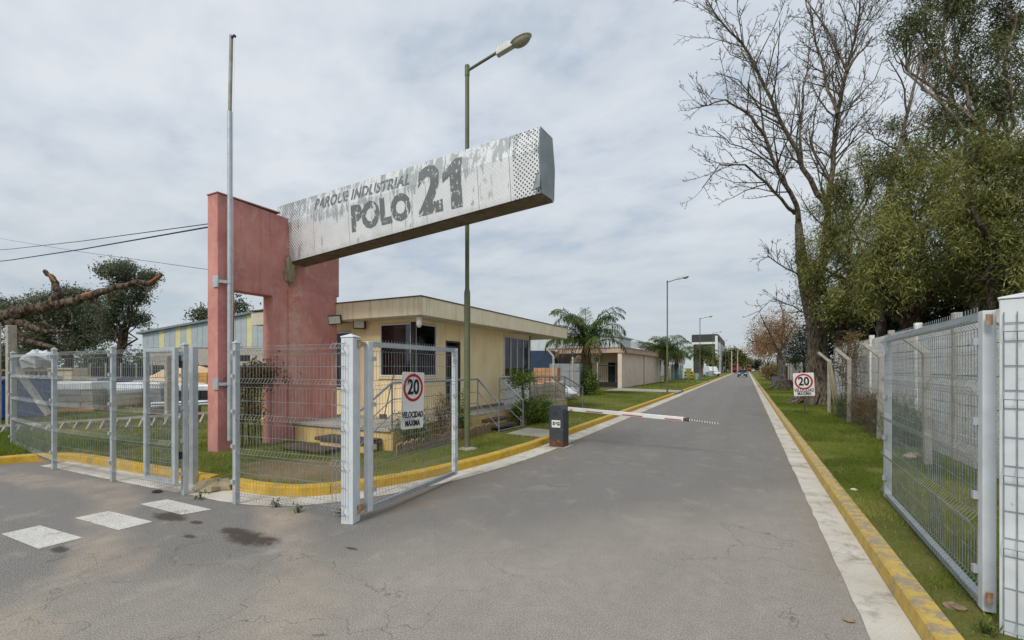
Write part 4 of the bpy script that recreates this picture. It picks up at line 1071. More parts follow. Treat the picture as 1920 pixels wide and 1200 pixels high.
lean = thing('leaning_post', 'old grey concrete post leaning beside the tree trunk, last of the bent posts', 'post', (2.85,19.7,VZ))
build('shaft', MB().bar((2.83,19.7,VZ-.05),(2.70,20.25,2.05),.11,.11,(0,1,0)), M['raw_concrete'], lean, bevel=.01)
wr = MB()
for z in (.35,.9,1.45,1.98):
    for (a,_),(b,_) in zip(tops[:-1],tops[1:]):
        p, q = Vector((a.x-.06,a.y,z)), Vector((b.x-.06,b.y,z)); wr.tube([p,(p+q)/2+Vector((0,0,-.02)),q],.0025,3,False)
for f in (.25,.6,.95):
    for (a,a2),(b,b2_) in zip(tops[:-1],tops[1:]):
        p, q = a+(a2-a)*f, b+(b2_-b)*f; wr.tube([p,(p+q)/2+Vector((rng.uniform(-.05,.05),0,-.05)),q],.003,3,False)
build('strand_wires', wr, M['wire'], bf)
cl = MB(); s = .085; y = 6.9-1.9
while y < 20.2:
    for sg in (1,-1):
        a0, a1 = (y, y+1.86) if sg == 1 else (y+1.86, y); z0, z1 = .16, 2.0
        if a0 < 6.9: f = (6.9-a0)/(a1-a0); z0 += (z1-z0)*f; a0 = 6.9
        if a1 < 6.9: f = (6.9-a1)/(a0-a1); z1 -= (z1-z0)*f; a1 = 6.9
        if max(a0,a1) < 20.2: cl.tube([(2.655,a0,z0),(2.655,a1,z1)],.0009,3,False)
    y += s
build('chain_link', cl, M['wire'], bf)
# weeds against the fence and dry vine on the posts
for i, (x, y, rx, ry, rz, lab) in enumerate(((2.95,12.4,.28,.7,.42,'tall green weeds at the foot of the white wall, nearest clump'),(2.98,14.4,.30,.9,.50,'widest clump of brownish weeds before the white wall'),(2.95,16.2,.25,.7,.40,'weeds between two bent concrete posts'),(2.92,18.4,.3,.9,.33,'low weeds near the big tree trunk'))):
    shrub('weed_clump', lab, (x,y,VZ), (rx,ry,rz), 170, 16, .16, .012, -.7, 40+i, 'leaf_shrub' if i in (0,3) else 'leaf_vine', 'weeds along the wall', .09, 14, 'weeds')
vr = thing('dry_vine', 'brown dry vine hanging over the white wall and bent posts', 'vine', (2.95,17.9,VZ))
st = MB()
for k in range(40):
    y = 17.9+rng.gauss(0,.6); x = 2.9+rng.gauss(0,.12); st.tube([(x,y,rng.uniform(.2,1.2)),(x+rng.gauss(0,.08),y+rng.gauss(0,.12),1.7),(x+rng.gauss(0,.15),y+rng.gauss(0,.3),2.6)],.006,3)
build('stems', st, M['bark_dead'], vr)
R_ = np.random.RandomState(5); C = np.stack([2.9+R_.normal(0,.12,170),17.6+R_.normal(0,.45,170),np.clip(R_.normal(2.0,.6,170),.25,2.75)],1)
V,F,t = leaf_arrays(C,14,.09,.07,.03,.3,9); np_mesh('foliage',V,F,M['leaf_vine'],vr,t)

# twigs grown along a limb
def grow(mb, pts, rads, level, seed, dens, spread=.9, lenf=.42, up=.15, sides=4):
    R = random.Random(seed); k = len(pts)
    seglen = [(pts[i+1]-pts[i]).length for i in range(k-1)]; tot = sum(seglen)
    cnt = int(dens*tot)+2
    for q in range(cnt):
        f = R.uniform(.18,1.0); s_ = f*tot; i = 0
        while i < k-2 and s_ > seglen[i]: s_ -= seglen[i]; i += 1
        p = pts[i].lerp(pts[i+1], min(1,s_/max(seglen[i],1e-6))); d = (pts[i+1]-pts[i]).normalized(); r = rads[i]+(rads[i+1]-rads[i])*min(1,s_/max(seglen[i],1e-6))
        v = Vector((R.gauss(0,1),R.gauss(0,1),R.gauss(0,1))); v = (v - d*v.dot(d)).normalized()
        dr = (d*R.uniform(.5,1.1)+v*spread*R.uniform(.5,1.1)+Vector((0,0,up))).normalized()
        L = tot*lenf*R.uniform(.35,1.0)*(1.15-f*.6); L = min(L, 3.2)
        n = 4 if level > 0 else 3; pp_ = [p]; dd_ = dr
        for m_ in range(n):
            dd_ = (dd_+Vector((R.gauss(0,.16),R.gauss(0,.16),R.gauss(.06,.14)))).normalized(); pp_.append(pp_[-1]+dd_*L/n)
        r0 = max(.011, min(r*.55, L*.014)); rr = [r0+(.006-r0)*(m_/n) for m_ in range(n+1)]
        mb.tube(pp_, rr, 4 if level > 1 else 3, False)
        if level > 0: grow(mb, pp_, rr, level-1, seed*31+q, {2:2.6,1:3.6}.get(level,3.2), spread, lenf*1.05, up*.8)
def px_limbs(paths, t0, seed, rs, mb, twigs, level=2, dens=1.5):
    R = random.Random(seed)
    for i, (path, ra, rb, dt) in enumerate(paths):
        n = len(path); pts = [att(x,y,t0+dt*k/(n-1)) for k,(x,y) in enumerate(path)]
        # subdivide with a little crookedness
        fine = []
        for a, b in zip(pts[:-1], pts[1:]):
            for k in range(3):
                fine.append(a.lerp(b,k/3)+Vector((R.gauss(0,1),R.gauss(0,1),R.gauss(0,1)))*(.02 if k else 0)*(b-a).length)
        fine.append(pts[-1]); m_ = len(fine)
        rad = [(ra+(rb-ra)*(k/(m_-1))**.8)*rs for k in range(m_)]
        mb.tube(fine, rad, 8, True); grow(twigs, fine, rad, level, seed+i*7, dens)
# the big bare tree
tb = grd(1535,757,VZ); t0 = 21.0
bt = thing('bare_tree', 'tall bare deciduous tree with thick furrowed trunk and leafless spreading limbs', 'tree', (tb.x,tb.y,VZ))
tp = [att(1534,760,21),att(1533,735,21),att(1532,690,21),att(1533,640,21),att(1527,600,21),att(1512,540,21),att(1502,480,21),att(1497,420,21)]
tr = MB().tube(tp,[.80,.54,.44,.40,.36,.29,.22,.15],16)
for a in (0.3,1.4,2.6,3.6,4.4,5.5): tr.tube([tp[1]+Vector((.3*math.cos(a),.3*math.sin(a),.1)),tp[0]+Vector((1.1*math.cos(a),1.1*math.sin(a),.12)),tp[0]+Vector((1.6*math.cos(a),1.6*math.sin(a),-.05))],[.25,.16,.04],7)
build('trunk', tr, M['bark'], bt, smooth=True)
lm, tw = MB(), MB()
paths = [([(1497,420),(1493,384),(1456,315),(1432,250),(1395,208),(1360,187),(1312,197)],.20,.03,-2),
 ([(1552,384),(1504,315),(1467,235),(1435,165),(1408,107),(1349,37),(1322,-5)],.20,.03,-1),
 ([(1504,315),(1501,235),(1507,187),(1515,123),(1518,60)],.11,.02,1.5),
 ([(1533,560),(1545,470),(1552,384),(1557,347),(1568,250),(1571,213),(1587,133),(1605,59),(1613,-20)],.30,.05,2),
 ([(1571,213),(1547,144),(1525,53),(1509,-10)],.13,.04,2),
 ([(1587,133),(1560,75),(1530,25),(1500,-15)],.09,.03,0),
 ([(1587,133),(1610,100),(1635,69)],.10,.06,1),
 ([(1490,400),(1477,389),(1435,341),(1397,309),(1349,309),(1317,352)],.14,.025,-2),
 ([(1509,544),(1493,512),(1440,480),(1418,495)],.07,.02,-1.5),
 ([(1527,600),(1490,575),(1450,560),(1420,585)],.05,.015,-1),
 ([(1493,384),(1470,330),(1420,290),(1370,270),(1335,240)],.09,.02,-1),
 ([(1467,235),(1430,215),(1385,150),(1340,135)],.08,.02,1),
 ([(1432,250),(1425,170),(1400,90),(1420,30)],.07,.02,1),
 ([(1568,250),(1600,190),(1640,150),(1655,110)],.07,.02,1),
 ([(1557,347),(1520,270),(1530,200),(1545,150)],.08,.02,-1)]
px_limbs(paths, 21.0, 3, .62, lm, tw, 2, 2.9)
build('limbs', lm, M['bark'], bt, smooth=True); build('twigs', tw, M['bark_grey'], bt)
# dead grey snag among the foliage
sn = thing('dead_snag', 'grey dead branchy snag rising from the foliage in front of the tall tree', 'tree', (att(1650,690,15.5).x,att(1650,690,15.5).y,VZ))
lm, tw = MB(), MB(); b0 = att(1650,690,15.5); b0.z = VZ
lm.tube([b0,att(1655,500,15.5),att(1665,380,15.5),att(1675,304,15.5)],[.16,.13,.11,.10],8)
px_limbs([([(1675,304),(1701,213),(1723,133),(1728,85)],.10,.03,.5),([(1701,213),(1690,150),(1665,110)],.05,.015,-.5),([(1690,255),(1740,235),(1780,215)],.04,.012,.5),([(1680,280),(1640,260),(1620,220)],.04,.012,-.5)],15.5,9,.7,lm,tw,2,2.4)
build('limbs', lm, M['bark_grey'], sn, smooth=True); build('twigs', tw, M['bark_pale'], sn)

# leafy trees behind the wall
def ground_at(x, t): p = att(x,690,t); return (p.x,p.y,VZ)
G = 'leafy trees behind the precast wall'
leafy_tree('willow_leaved_tree', 'leafy olive green tree with drooping narrow leaves around the bare trunk', ground_at(1578,19), 3.2, .22,
  [pxblob(1545,470,19,42,60),pxblob(1590,520,18,50,60),pxblob(1560,400,20,35,45),pxblob(1600,440,18.5,48,50),pxblob(1575,585,20,40,38),pxblob(1622,555,19,40,40),pxblob(1530,550,19,25,40),pxblob(1600,350,20,34,34),pxblob(1510,480,20,22,36),pxblob(1615,300,20,16,22),pxblob(1575,340,20,14,20),pxblob(1640,330,19,18,26)],
  ('bark_dark','leaf_olive'), 62, 60, .17, .19, .030, .62, 21, G, shell=.6, tsd=.16, flat=1.6, boughs=13)
leafy_tree('willow_leaved_tree', 'leafy olive green tree over the middle of the white wall', ground_at(1700,14), 2.8, .20,
  [pxblob(1665,440,14,60,65),pxblob(1720,490,13.5,65,60),pxblob(1690,370,14.5,55,50),pxblob(1665,535,15.5,50,40),pxblob(1740,420,14,55,60),pxblob(1735,530,14.5,55,34),pxblob(1640,500,14,35,60),pxblob(1745,340,14.5,44,40),pxblob(1670,310,15,18,26),pxblob(1715,290,15,20,28),pxblob(1780,300,15,20,26)],
  ('bark_dark','leaf_olive'), 85, 66, .16, .17, .026, .62, 22, G, shell=.65, tsd=.16, flat=1.6, boughs=15)
leafy_tree('willow_leaved_tree', 'leafy olive green tree at the right edge behind the near gate', ground_at(1870,11), 2.6, .20,
  [pxblob(1820,430,12,70,75),pxblob(1890,480,11,70,70),pxblob(1850,350,12,65,60),pxblob(1800,515,13,55,40),pxblob(1900,380,11.5,60,60),pxblob(1930,560,11,50,40),pxblob(1920,300,12,60,60),pxblob(1960,430,11,70,90),pxblob(1860,535,12.5,45,26),pxblob(1830,275,12.5,20,28),pxblob(1880,260,12.5,22,30)],
  ('bark_dark','leaf_olive'), 105, 66, .14, .15, .023, .6, 23, G, shell=.65, tsd=.16, flat=1.6, boughs=15)
leafy_tree('tall_eucalyptus', 'tall open-crowned tree with bare pale stems filling the upper right corner', ground_at(1820,19), 6.0, .26,
  [pxblob(1700,25,19,30,32),pxblob(1742,80,19,26,24),pxblob(1790,40,20,26,34),pxblob(1858,10,20,40,28),pxblob(1735,-35,19,36,30),pxblob(1850,120,19,34,26),pxblob(1900,70,20,26,40),pxblob(1785,140,19,24,28),pxblob(1880,205,19,38,26),pxblob(1800,235,18.5,44,26),pxblob(1920,270,18,40,40),pxblob(1735,275,18.5,30,28),pxblob(1835,-50,20,50,34),pxblob(1945,165,20,30,50),pxblob(1655,290,19,36,26),pxblob(1690,225,19,20,16),pxblob(1830,290,18,40,30),pxblob(1765,100,20,30,30),pxblob(1820,85,20,34,34),pxblob(1880,150,19,34,30),pxblob(1750,200,19,28,26),pxblob(1840,185,19,36,28),pxblob(1905,25,20,40,40),pxblob(1770,-10,20,40,30),pxblob(1690,70,19,20,24)],
  ('bark_pale','leaf_euc'), 60, 50, .22, .17, .040, .5, 24, lean=(.5,.4), shell=.3, tsd=.2, boughs=9)
# low dark understorey behind the wall so that no sky shows under the crowns
for i, (x, t, lab) in enumerate(((1600,22,'dark understorey bush behind the wall near the bare trunk'),(1690,17,'dark understorey bush behind the middle of the wall'),(1790,15,'dark understorey bush behind the wall, right of the middle'),(1900,13,'dark understorey bush behind the wall at the right edge'))):
    g_ = ground_at(x,t); s_ = t/LENS_PX
    shrub('understorey_bush', lab, g_, (85*s_,1.1,(120 if i < 2 else 140)*s_), 560, 18, .24, .07, .3, 60+i, 'leaf_dark', 'dark bushes behind the wall', .16, 8, 'bush')
# conifer and rusty tree farther up the right verge
leafy_tree('dark_conifer', 'dark green conifer bush left of the big trunk', ground_at(1497,33), 1.2, .12, [pxblob(1500,650,33,26,26),pxblob(1488,668,33,18,18),pxblob(1515,662,33,22,24),pxblob(1505,625,34,18,16)], ('bark_dark','leaf_dark'), 80, 24, .22, .22, .03, .3, 31)
rt = thing('rusty_tree', 'half bare tree with rusty brown leaves leaning over the far right verge', 'tree', ground_at(1466,40))
lm, tw = MB(), MB(); g_ = Vector(ground_at(1466,40)); lm.tube([g_,att(1466,690,40),att(1462,665,40)],[.45,.36,.28],9)
rp = [([(1462,665),(1450,640),(1435,610),(1425,590)],.18,.03,-2),([(1462,665),(1470,620),(1468,585),(1460,560)],.16,.03,1),([(1455,650),(1430,640),(1410,640),(1400,632)],.10,.02,-2),([(1466,650),(1485,620),(1495,595)],.10,.02,2),([(1464,660),(1440,655),(1415,665)],.08,.02,-1)]
px_limbs(rp,40,19,.8,lm,tw,2,1.5); build('limbs', lm, M['bark_grey'], rt, smooth=True); build('twigs', tw, M['bark_grey'], rt)
V,F,t = leaf_arrays(crown_points([pxblob(1440,625,40,36,32),pxblob(1465,605,40,30,34),pxblob(1482,625,41,30,28),pxblob(1425,655,39,28,22),pxblob(1455,650,41,34,24)],38,33,.2),34,.32,.13,.06,.3,33); np_mesh('crown',V,F,M['leaf_rust'],rt,t)
rt2 = leafy_tree('rusty_tree', 'second, smaller rusty brown tree farther along the right wall', ground_at(1440,62), 2.2, .2, [pxblob(1437,640,62,18,18),pxblob(1425,655,62,14,14),pxblob(1450,650,60,16,16)], ('bark_grey','leaf_rust'), 16, 20, .4, .3, .12, .3, 35, shell=.2)
for i, (x, t, w, h, lab, mt) in enumerate(((1446,56,26,17,'brown green hedge shrubs under the rusty tree','leaf_vine'),(1478,44,26,20,'dense dark green bush between rusty tree and big trunk','leaf_dark'),(1432,84,16,12,'small brown shrub far along the right wall','leaf_vine'),(1462,50,22,24,'olive green bush behind the rusty tree','leaf_olive'))):
    g_ = ground_at(x,t); shrub('roadside_bush', lab, (g_[0]+1.0,g_[1],VZ), (w*t/860,1.4,h*t/860), 200, 24, .28, .08, .1, 140+i, mt, 'bushes along the far right verge', .3, 8, 'bush')
# cut stump with roots
sp_ = grd(1470,730,VZ); stp = thing('tree_stump', 'low broad stump with a mat of roots beyond the speed sign', 'stump', (sp_.x,sp_.y,VZ))
mb = MB().lathe([(.75,0),(.6,.25),(.54,.5),(.52,.72),(.4,.76)],14,(sp_.x,sp_.y,VZ-.02)); build('stump', mb, M['bark'], stp, smooth=True)
mb = MB()
for k in range(46):
    a = rng.uniform(0,2*PI); mb.tube([(sp_.x+.52*math.cos(a),sp_.y+.52*math.sin(a),VZ+rng.uniform(.4,.75)),(sp_.x+.65*math.cos(a+.1),sp_.y+.65*math.sin(a+.1),VZ+.35),(sp_.x+(1+.3*rng.random())*math.cos(a+.15),sp_.y+1.1*math.sin(a+.15),VZ)],.03,4)
build('roots', mb, M['bark'], stp)
# far boundary wall on the right and small posts
fw = thing('far_wall', 'long pale boundary wall running away along the far right verge', 'wall', (3.4,80,VZ))
yq = 52.0
while yq < 150: build('wall_panel', MB().box((3.35,yq+.03,VZ-.05),(3.5,yq+3.97,2.25)), M['precast'], fw); yq += 4.0
fw2 = thing('board_fence', 'grey board fence with white posts between stump and rusty tree', 'fence', (3.2,42,VZ))
for k in range(26): build('board', MB().box((3.3,36.0+k*.42,VZ),(3.33,36.39+k*.42,2.0+.05*rng.random())), M['tank'], fw2)
for k in range(5): build('post', MB().box((3.18,36.0+k*2.6,VZ-.05),(3.29,36.12+k*2.6,2.15)), M['post_concrete'], fw2)
tg = thing('tree_guard', 'blue grey sheet tree guard at the foot of the rusty tree', 'tree guard', (2.3,45.5,VZ)); build('sheet', MB().lathe([(.4,0),(.38,.9),(.36,.9),(.37,0)],10,(2.3,45.5,VZ)), plain('blue_grey_sheet', srgb(96,108,112)), tg)
mb = MB().blob((2.58,10.55,VZ+.03),(.10,.16,.07),8,5,.3,4).blob((2.72,10.75,VZ+.04),(.12,.1,.06),8,5,.3,6); o = build('rubble_stone', mb, M['raw_concrete']); tag(o, 'two rubble stones lying at the foot of a bent post', 'stones')

# ------------------------------------------------------------------ palms and the buildings beyond the guardhouse
def palm():
    r = thing('palm_tree', 'x', 'palm tree', (0,0,0), group='feather palms on the left verge')
    build('trunk', MB().tube([(0,0,-.1),(0,0,.3),(.01,0,1.2),(0,0,1.9),(0,0,2.6)],[.24,.19,.16,.17,.14],12), M['bark_grey'], r, smooth=True)
    R = np.random.RandomState(3); V = []; F = []; T = []; DV = []; DF = []; DT = []; rach = MB()
    def frond(az, el, L, droop, dry, nl=46):
        n = 14; P = [np.array([.0,.0,2.62])]; a = el
        for i in range(n):
            a -= droop/n*(.25+2.6*(i/n)**2); d = np.array([math.cos(az)*math.cos(a), math.sin(az)*math.cos(a), math.sin(a)]); P.append(P[-1]+d*L/n)
        P = np.array(P); rach.tube([tuple(p) for p in P], list(np.linspace(.028,.006,n+1)), 4)
        side = np.array([-math.sin(az), math.cos(az), 0]); o = (DV,DF,DT) if dry else (V,F,T); tb_ = R.normal(.5,.18)
        for k in range(nl):
            f = .16+.84*k/nl; q = f*n; i = min(int(q),n-1); p = P[i]+(P[i+1]-P[i])*(q-i); d = (P[i+1]-P[i])/np.linalg.norm(P[i+1]-P[i])
            ll = .78*math.sin(PI*min(1,.18+f*.80))**.6*(1-.25*f)
            for sg in (-1,1):
                u = side*sg*R.uniform(.45,1)+d*R.uniform(.35,.8)+np.array([0,0,R.uniform(-.9,.25)-(.5 if dry else 0)]); u /= np.linalg.norm(u)
                e1 = p+u*ll*.55; e2 = e1+(u+np.array([0,0,-.75]))*ll*.45; w = np.cross(u,[.2,.1,1]); w = w/np.linalg.norm(w)*.016
                b = len(o[0]); o[0].extend([p-w*.6,p+w*.6,e1+w,e1-w,e2]); o[1].extend([(b,b+1,b+2,b+3),(b+3,b+2,b+4,b+4)]); o[2].extend([tb_+R.normal(0,.12)]*2)
    for k in range(17): frond(k*2.4+R.normal(0,.15), R.uniform(.85,1.5), R.uniform(2.8,3.5), R.uniform(1.5,2.5), False, 64)
    for k in range(7): frond(k*.9+.4+R.normal(0,.15), R.uniform(.4,.8), R.uniform(2.2,2.9), R.uniform(1.6,2.3), False, 70)
    for k in range(3): frond(k*2.1+.9, R.uniform(.0,.3), R.uniform(1.5,2.0), R.uniform(1.2,1.6), True, 20)
    def mk(nm, v, f, t, mat):
        tri = np.array([[a,b,c] for a,b,c,d in f]+[[a,c,d] for a,b,c,d in f if d != c]); tt = np.array(list(t)+[t[i] for i,(a,b,c,d) in enumerate(f) if d != c])
        return np_mesh(nm, np.array(v), tri, M[mat], r, np.clip(tt,0,1))
    mk('fronds', V, F, T, 'leaf_palm'); mk('dry_fronds', DV, DF, DT, 'leaf_palm_dry')
    build('frond_ribs', rach, M['leaf_palm'], r)
    # skirt of old leaf bases round the upper trunk
    sk = MB()
    for k in range(90):
        a = rng.uniform(0,2*PI); z = rng.uniform(1.9,2.7); q = rng.uniform(.16,.30); L = rng.uniform(.5,1.1)
        sk.tube([(.12*math.cos(a),.12*math.sin(a),z),(q*math.cos(a),q*math.sin(a),z-L*.4),((q-.02)*math.cos(a+.1),(q-.02)*math.sin(a+.1),z-L)],[.02,.016,.006],4)
    build('leaf_skirt', sk, M['leaf_palm_dry'], r)
    return r
pl = palm(); used = [False]
for (px_, t, s_, rz, lab) in ((1099,28.2,1.13,.4,'feather palm beside the guardhouse railing, nearest and largest'),(1249,52,1.15,2.0,'second feather palm, behind the street lamp at the driveway'),(1268,60,1.0,4.4,'feather palm with hanging dry skirt just right of the second'),(1316,82,1.25,1.2,'farthest feather palm, in front of the dark hall'),(1235,55,1.05,5.4,'short shaggy feather palm against the pale pink building')):
    place(pl, used, ground_at(px_, t), rz, s_, lab)

# pale pink flat building
PB = plain('pale_pink_render', srgb(224,208,194), srgb(210,192,178), .9, 1.2, 0, .15, 30, streak=.3, streak_col=srgb(140,122,110))
b = thing('pink_annex', 'low pale pink flat-roofed building with gated doorway beyond the palm', 'building', (-11.5,45,VZ))
build('wall', MB().box((-9.3,37.3,VZ-.05),(-9.1,56,3.0)), PB, b); build('wall', MB().box((-15,40.0,VZ-.05),(-9.304,40.2,3.0)), PB, b)
build('wall', MB().box((-15,55.8,VZ-.05),(-9.304,56,3.0)), PB, b); build('wall', MB().box((-15.2,40,VZ-.05),(-15.004,56,3.0)), PB, b)
build('buttress', MB().box((-9.096,46.4,VZ-.05),(-8.96,46.9,2.95)), PB, b); build('corner_column', MB().box((-9.33,37.1,VZ-.05),(-9.0,37.296,3.0)), PB, b)
rf = build('roof', MB().box((-15.4,37.0,3.0),(-8.75,56.3,3.38)), plain('stained_roof_edge', srgb(206,180,164), srgb(170,146,130), .9, 2, 0, .2, streak=.6), b)
build('roof_rim', MB().box((-15.45,36.95,3.382),(-8.70,56.35,3.46)), plain('weathered_rim', srgb(168,152,138)), rf)
dw = build('door', MB().box((-10.9,39.93,VZ),(-9.5,39.995,2.25)), M['black_frame'], b)
build('door_frame', MB().box((-10.95,39.9,VZ),(-10.9,39.99,2.3)).box((-9.5,39.9,VZ),(-9.45,39.99,2.3)).box((-10.22,39.9,VZ),(-10.17,39.99,2.25)).box((-10.9,39.9,2.25),(-9.5,39.99,2.3)), M['white_frame'], dw)
build('pane', MB().box((-10.85,39.9,1.2),(-10.27,39.925,2.15)), M['glass'], dw); build('pane', MB().box((-10.12,39.9,1.2),(-9.55,39.925,2.15)), M['wood_new'], dw)
build('shuttered_window', MB().box((-14.0,39.9,.9),(-12.4,39.995,2.2)), M['black_frame'], b)
ac = thing('air_conditioner', 'white air conditioner box high on the pale pink building', 'air conditioner', (-11.9,39.7,2.3))
build('casing', MB().box((-12.4,39.62,2.2),(-11.5,39.99,2.8)), M['white_plastic'], ac, bevel=.02)
build('fan_grille', MB().tube([(-11.85,39.62,2.5),(-11.85,39.60,2.5)],.22,16), M['tank'], ac)
gt = thing('bar_gate', 'dark barred gate leaning open at the doorway of the pink building', 'gate', (-10.2,37.2,VZ))
build('frame', MB().bar((-10.95,37.15,.3),(-9.4,37.15,.3),.05,.06).bar((-10.95,37.15,1.95),(-9.4,37.15,1.95),.05,.06), M['black_frame'], gt)
for k in range(10): build('bar', MB().tube([(-10.92+k*.166,37.15,.33),(-10.92+k*.166,37.15,1.92)],.014,5), M['black_frame'], gt)
build('kick_plate', MB().box((-10.93,37.13,.2),(-9.42,37.17,.6)), M['black_frame'], gt)
build('gate_post', MB().box((-11.06,37.1,VZ),(-10.97,37.2,2.2)), M['post_concrete'], gt)
tk = thing('water_tank', 'round pale water tank on the roof of the pink building', 'tank', (-10.6,49.3,3.46))
build('stand', MB().box((-11.1,48.8,3.46),(-10.1,49.8,3.72)).cbox((-10.6,49.3,3.78),(1.4,1.4,.1)), PB, tk); build('tank', MB().lathe([(.42,0),(.45,.6),(.45,.72),(.3,.86),(.1,.9)],16,(-10.6,49.3,3.85)), M['tank'], tk, smooth=True)
# light grey warehouse
CLAD = plain('pale_cladding', srgb(204,210,214), srgb(188,196,202), .6, 2, .1, 0, streak=.25, streak_col=srgb(150,150,145))
def hall(name, label, x0, x1, y0, y1, eave, ridge, mat, roofm, ribs, base_z=VZ):
    r = thing(name, label, 'building', ((x0+x1)/2,(y0+y1)/2,base_z)); xm = (x0+x1)/2
    build('wall', MB().extr([(x0,base_z),(x1,base_z),(x1,eave),(xm,ridge),(x0,eave)],1,y0,y1), mat, r)
    for xa, xb, za, zb in ((x0-.3,xm,eave-.05,ridge+.1),(xm,x1+.3,ridge+.1,eave-.05)):
        build('roof', MB().extr([(xa,za),(xb,zb),(xb,zb+.18),(xa,za+.18)],1,y0-.3,y1+.3), roofm, r)
    n = int((x1-x0)/ribs)
    for k in range(n):
        a = x0+k*ribs; zt = min(eave+(ridge-eave)*(1-abs(a+ribs/2-xm)/(xm-x0)),99)-.2; build('cladding_panel', MB().box((a+.05,y0-.06,base_z+2.2),(a+ribs-.05,y0-.002,zt-.3)), mat, r)
    m_ = int((y1-y0)/ribs)
    for k in range(m_): build('cladding_panel', MB().box((x1+.002,y0+k*ribs+.05,base_z+1.2),(x1+.06,y0+(k+1)*ribs-.05,eave-.15)), mat, r)
    return r
hall('warehouse', 'wide pale grey warehouse behind the palms and pink building', -48, -15.5, 62, 100, 6.0, 7.6, CLAD, plain('pale_roof', srgb(196,204,210)), 1.3)
# dark hall with open bay
DK = plain('charcoal_cladding', srgb(58,60,66), srgb(48,50,56), .6, 1, 0, 0); LB = plain('light_blue_cladding', srgb(176,192,204), srgb(160,178,192), .6, 1, .1, 0)
dh = thing('dark_hall', 'charcoal hall with white portal frame and pale blue side far up the road', 'building', (-14,178,VZ))
build('front', MB().box((-16.4,164,5.2),(-8.45,164.4,10.2)), DK, dh); build('front_gable', MB().extr([(-16.4,10.2),(-8.45,10.2),(-8.45,12.4),(-12.5,12.8),(-16.4,12.4)],1,164,164.4), DK, dh)
build('front_lower', MB().box((-16.4,164,VZ),(-13,164.4,5.19)), DK, dh); build('side', MB().box((-8.4,164.5,VZ),(-8.1,210,10.4)), LB, dh); build('side_band', MB().box((-8.42,164.5,10.42),(-8.05,210,12.6)), DK, dh)
build('roof', MB().box((-16.4,164.41,12.5),(-8.43,210,12.9)), DK, dh)
build('portal_frame', MB().box((-9.2,163.6,VZ),(-8.4,163.98,12.3)).box((-16.4,163.6,9.6),(-9.21,163.98,10.3)).box((-16.4,163.6,VZ),(-15.8,163.98,9.59)), M['white_frame'], dh)
for k in range(7): build('cladding_panel', MB().box((-8.098,165+k*6.4,VZ+.3),(-7.98,171.2+k*6.4,10.2)), LB, dh)
build('stair_tower', MB().bar((-7.0,185,VZ),(-7.0,185,9),.3,.3).bar((-7.0,196,VZ),(-7.0,196,9),.3,.3).bar((-7,185,3),(-7,196,3),.9,.2).bar((-7,185,6),(-7,196,6),.9,.2).bar((-7,185,VZ),(-7,196,3),.8,.15), M['black_frame'], dh)
# yard edge: teal plank fence, bent posts, striped bollards
TL = plain('teal_paint', srgb(104,168,168), srgb(84,148,150), .7, 3, 0, .1)
tf = thing('teal_plank_fence', 'teal plank fence with pale bent-top posts', 'fence', (-8.6,68,VZ))
for k in range(22): build('plank', MB().box((-8.9,62+k*.62,VZ),(-8.84,62.56+k*.62,2.25)), TL, tf)
for k in range(7): build('post', MB().bar((-8.75,62+k*2.2,VZ-.05),(-8.75,62+k*2.2,2.5),.13,.13).bar((-8.75,62+k*2.2,2.47),(-8.45,62+k*2.2,3.0),.12,.12), M['post_concrete'], tf)
YL = plain('safety_yellow', srgb(226,196,30))
for i, (px_, t) in enumerate(((1297,66),(1285,68))):
    g_ = ground_at(px_,t); r = thing('striped_bollard', ('yellow and black striped bollard at the teal fence corner','second striped bollard left of the teal fence corner')[i], 'bollard', g_, group='striped bollards')
    for k in range(6): build('band', MB().cbox((g_[0],g_[1],VZ+.1+k*.21),(.26,.26,.205),0,.25), YL if k%2 else M['black_frame'], r)
# clutter by the palm fence
for i, (px_, t, sx, h, mt, lab, cat) in enumerate(((1276,70,1.2,1.5,'white_plastic','stacked white and teal drums by the shaggy palms','drums'),(1265,66,1.0,.9,'black_frame','dark heap of scrap boxes under the second palm','boxes'),(1309,63.2,0.6,.8,'tank','grey crate before the teal fence','crate'),(1332,88,1.5,1.1,'tank','grey container box beside the white van','box'))):
    g_ = ground_at(px_,t); r = thing('yard_item', lab, cat, g_)
    for k in range(3): build('box', MB().cbox((g_[0]+rng.uniform(-.5,.5)*sx,g_[1]+k*.5,VZ+h*(.5-.1*k)),(sx*.6,sx*.5,h*(1-.2*k)),rng.uniform(-.3,.3)), M[mt] if k != 1 else TL, r, bevel=.02)
# utility posts far up
for i, (px_, t, h) in enumerate(((1383,150,7.5),(1350,96,7.0),(1396,190,8.0),(1372,128,6.5))):
    g_ = ground_at(px_,t); o = build('utility_post', MB().tube([(g_[0],g_[1],0),(g_[0],g_[1],h)],[.20,.13],8), M['post_concrete']); tag(o, ['plain concrete post past the dark hall','thin concrete post before the dark hall','farthest concrete post beside the road','concrete post at the dark hall corner'][i], 'post', 'far concrete posts')
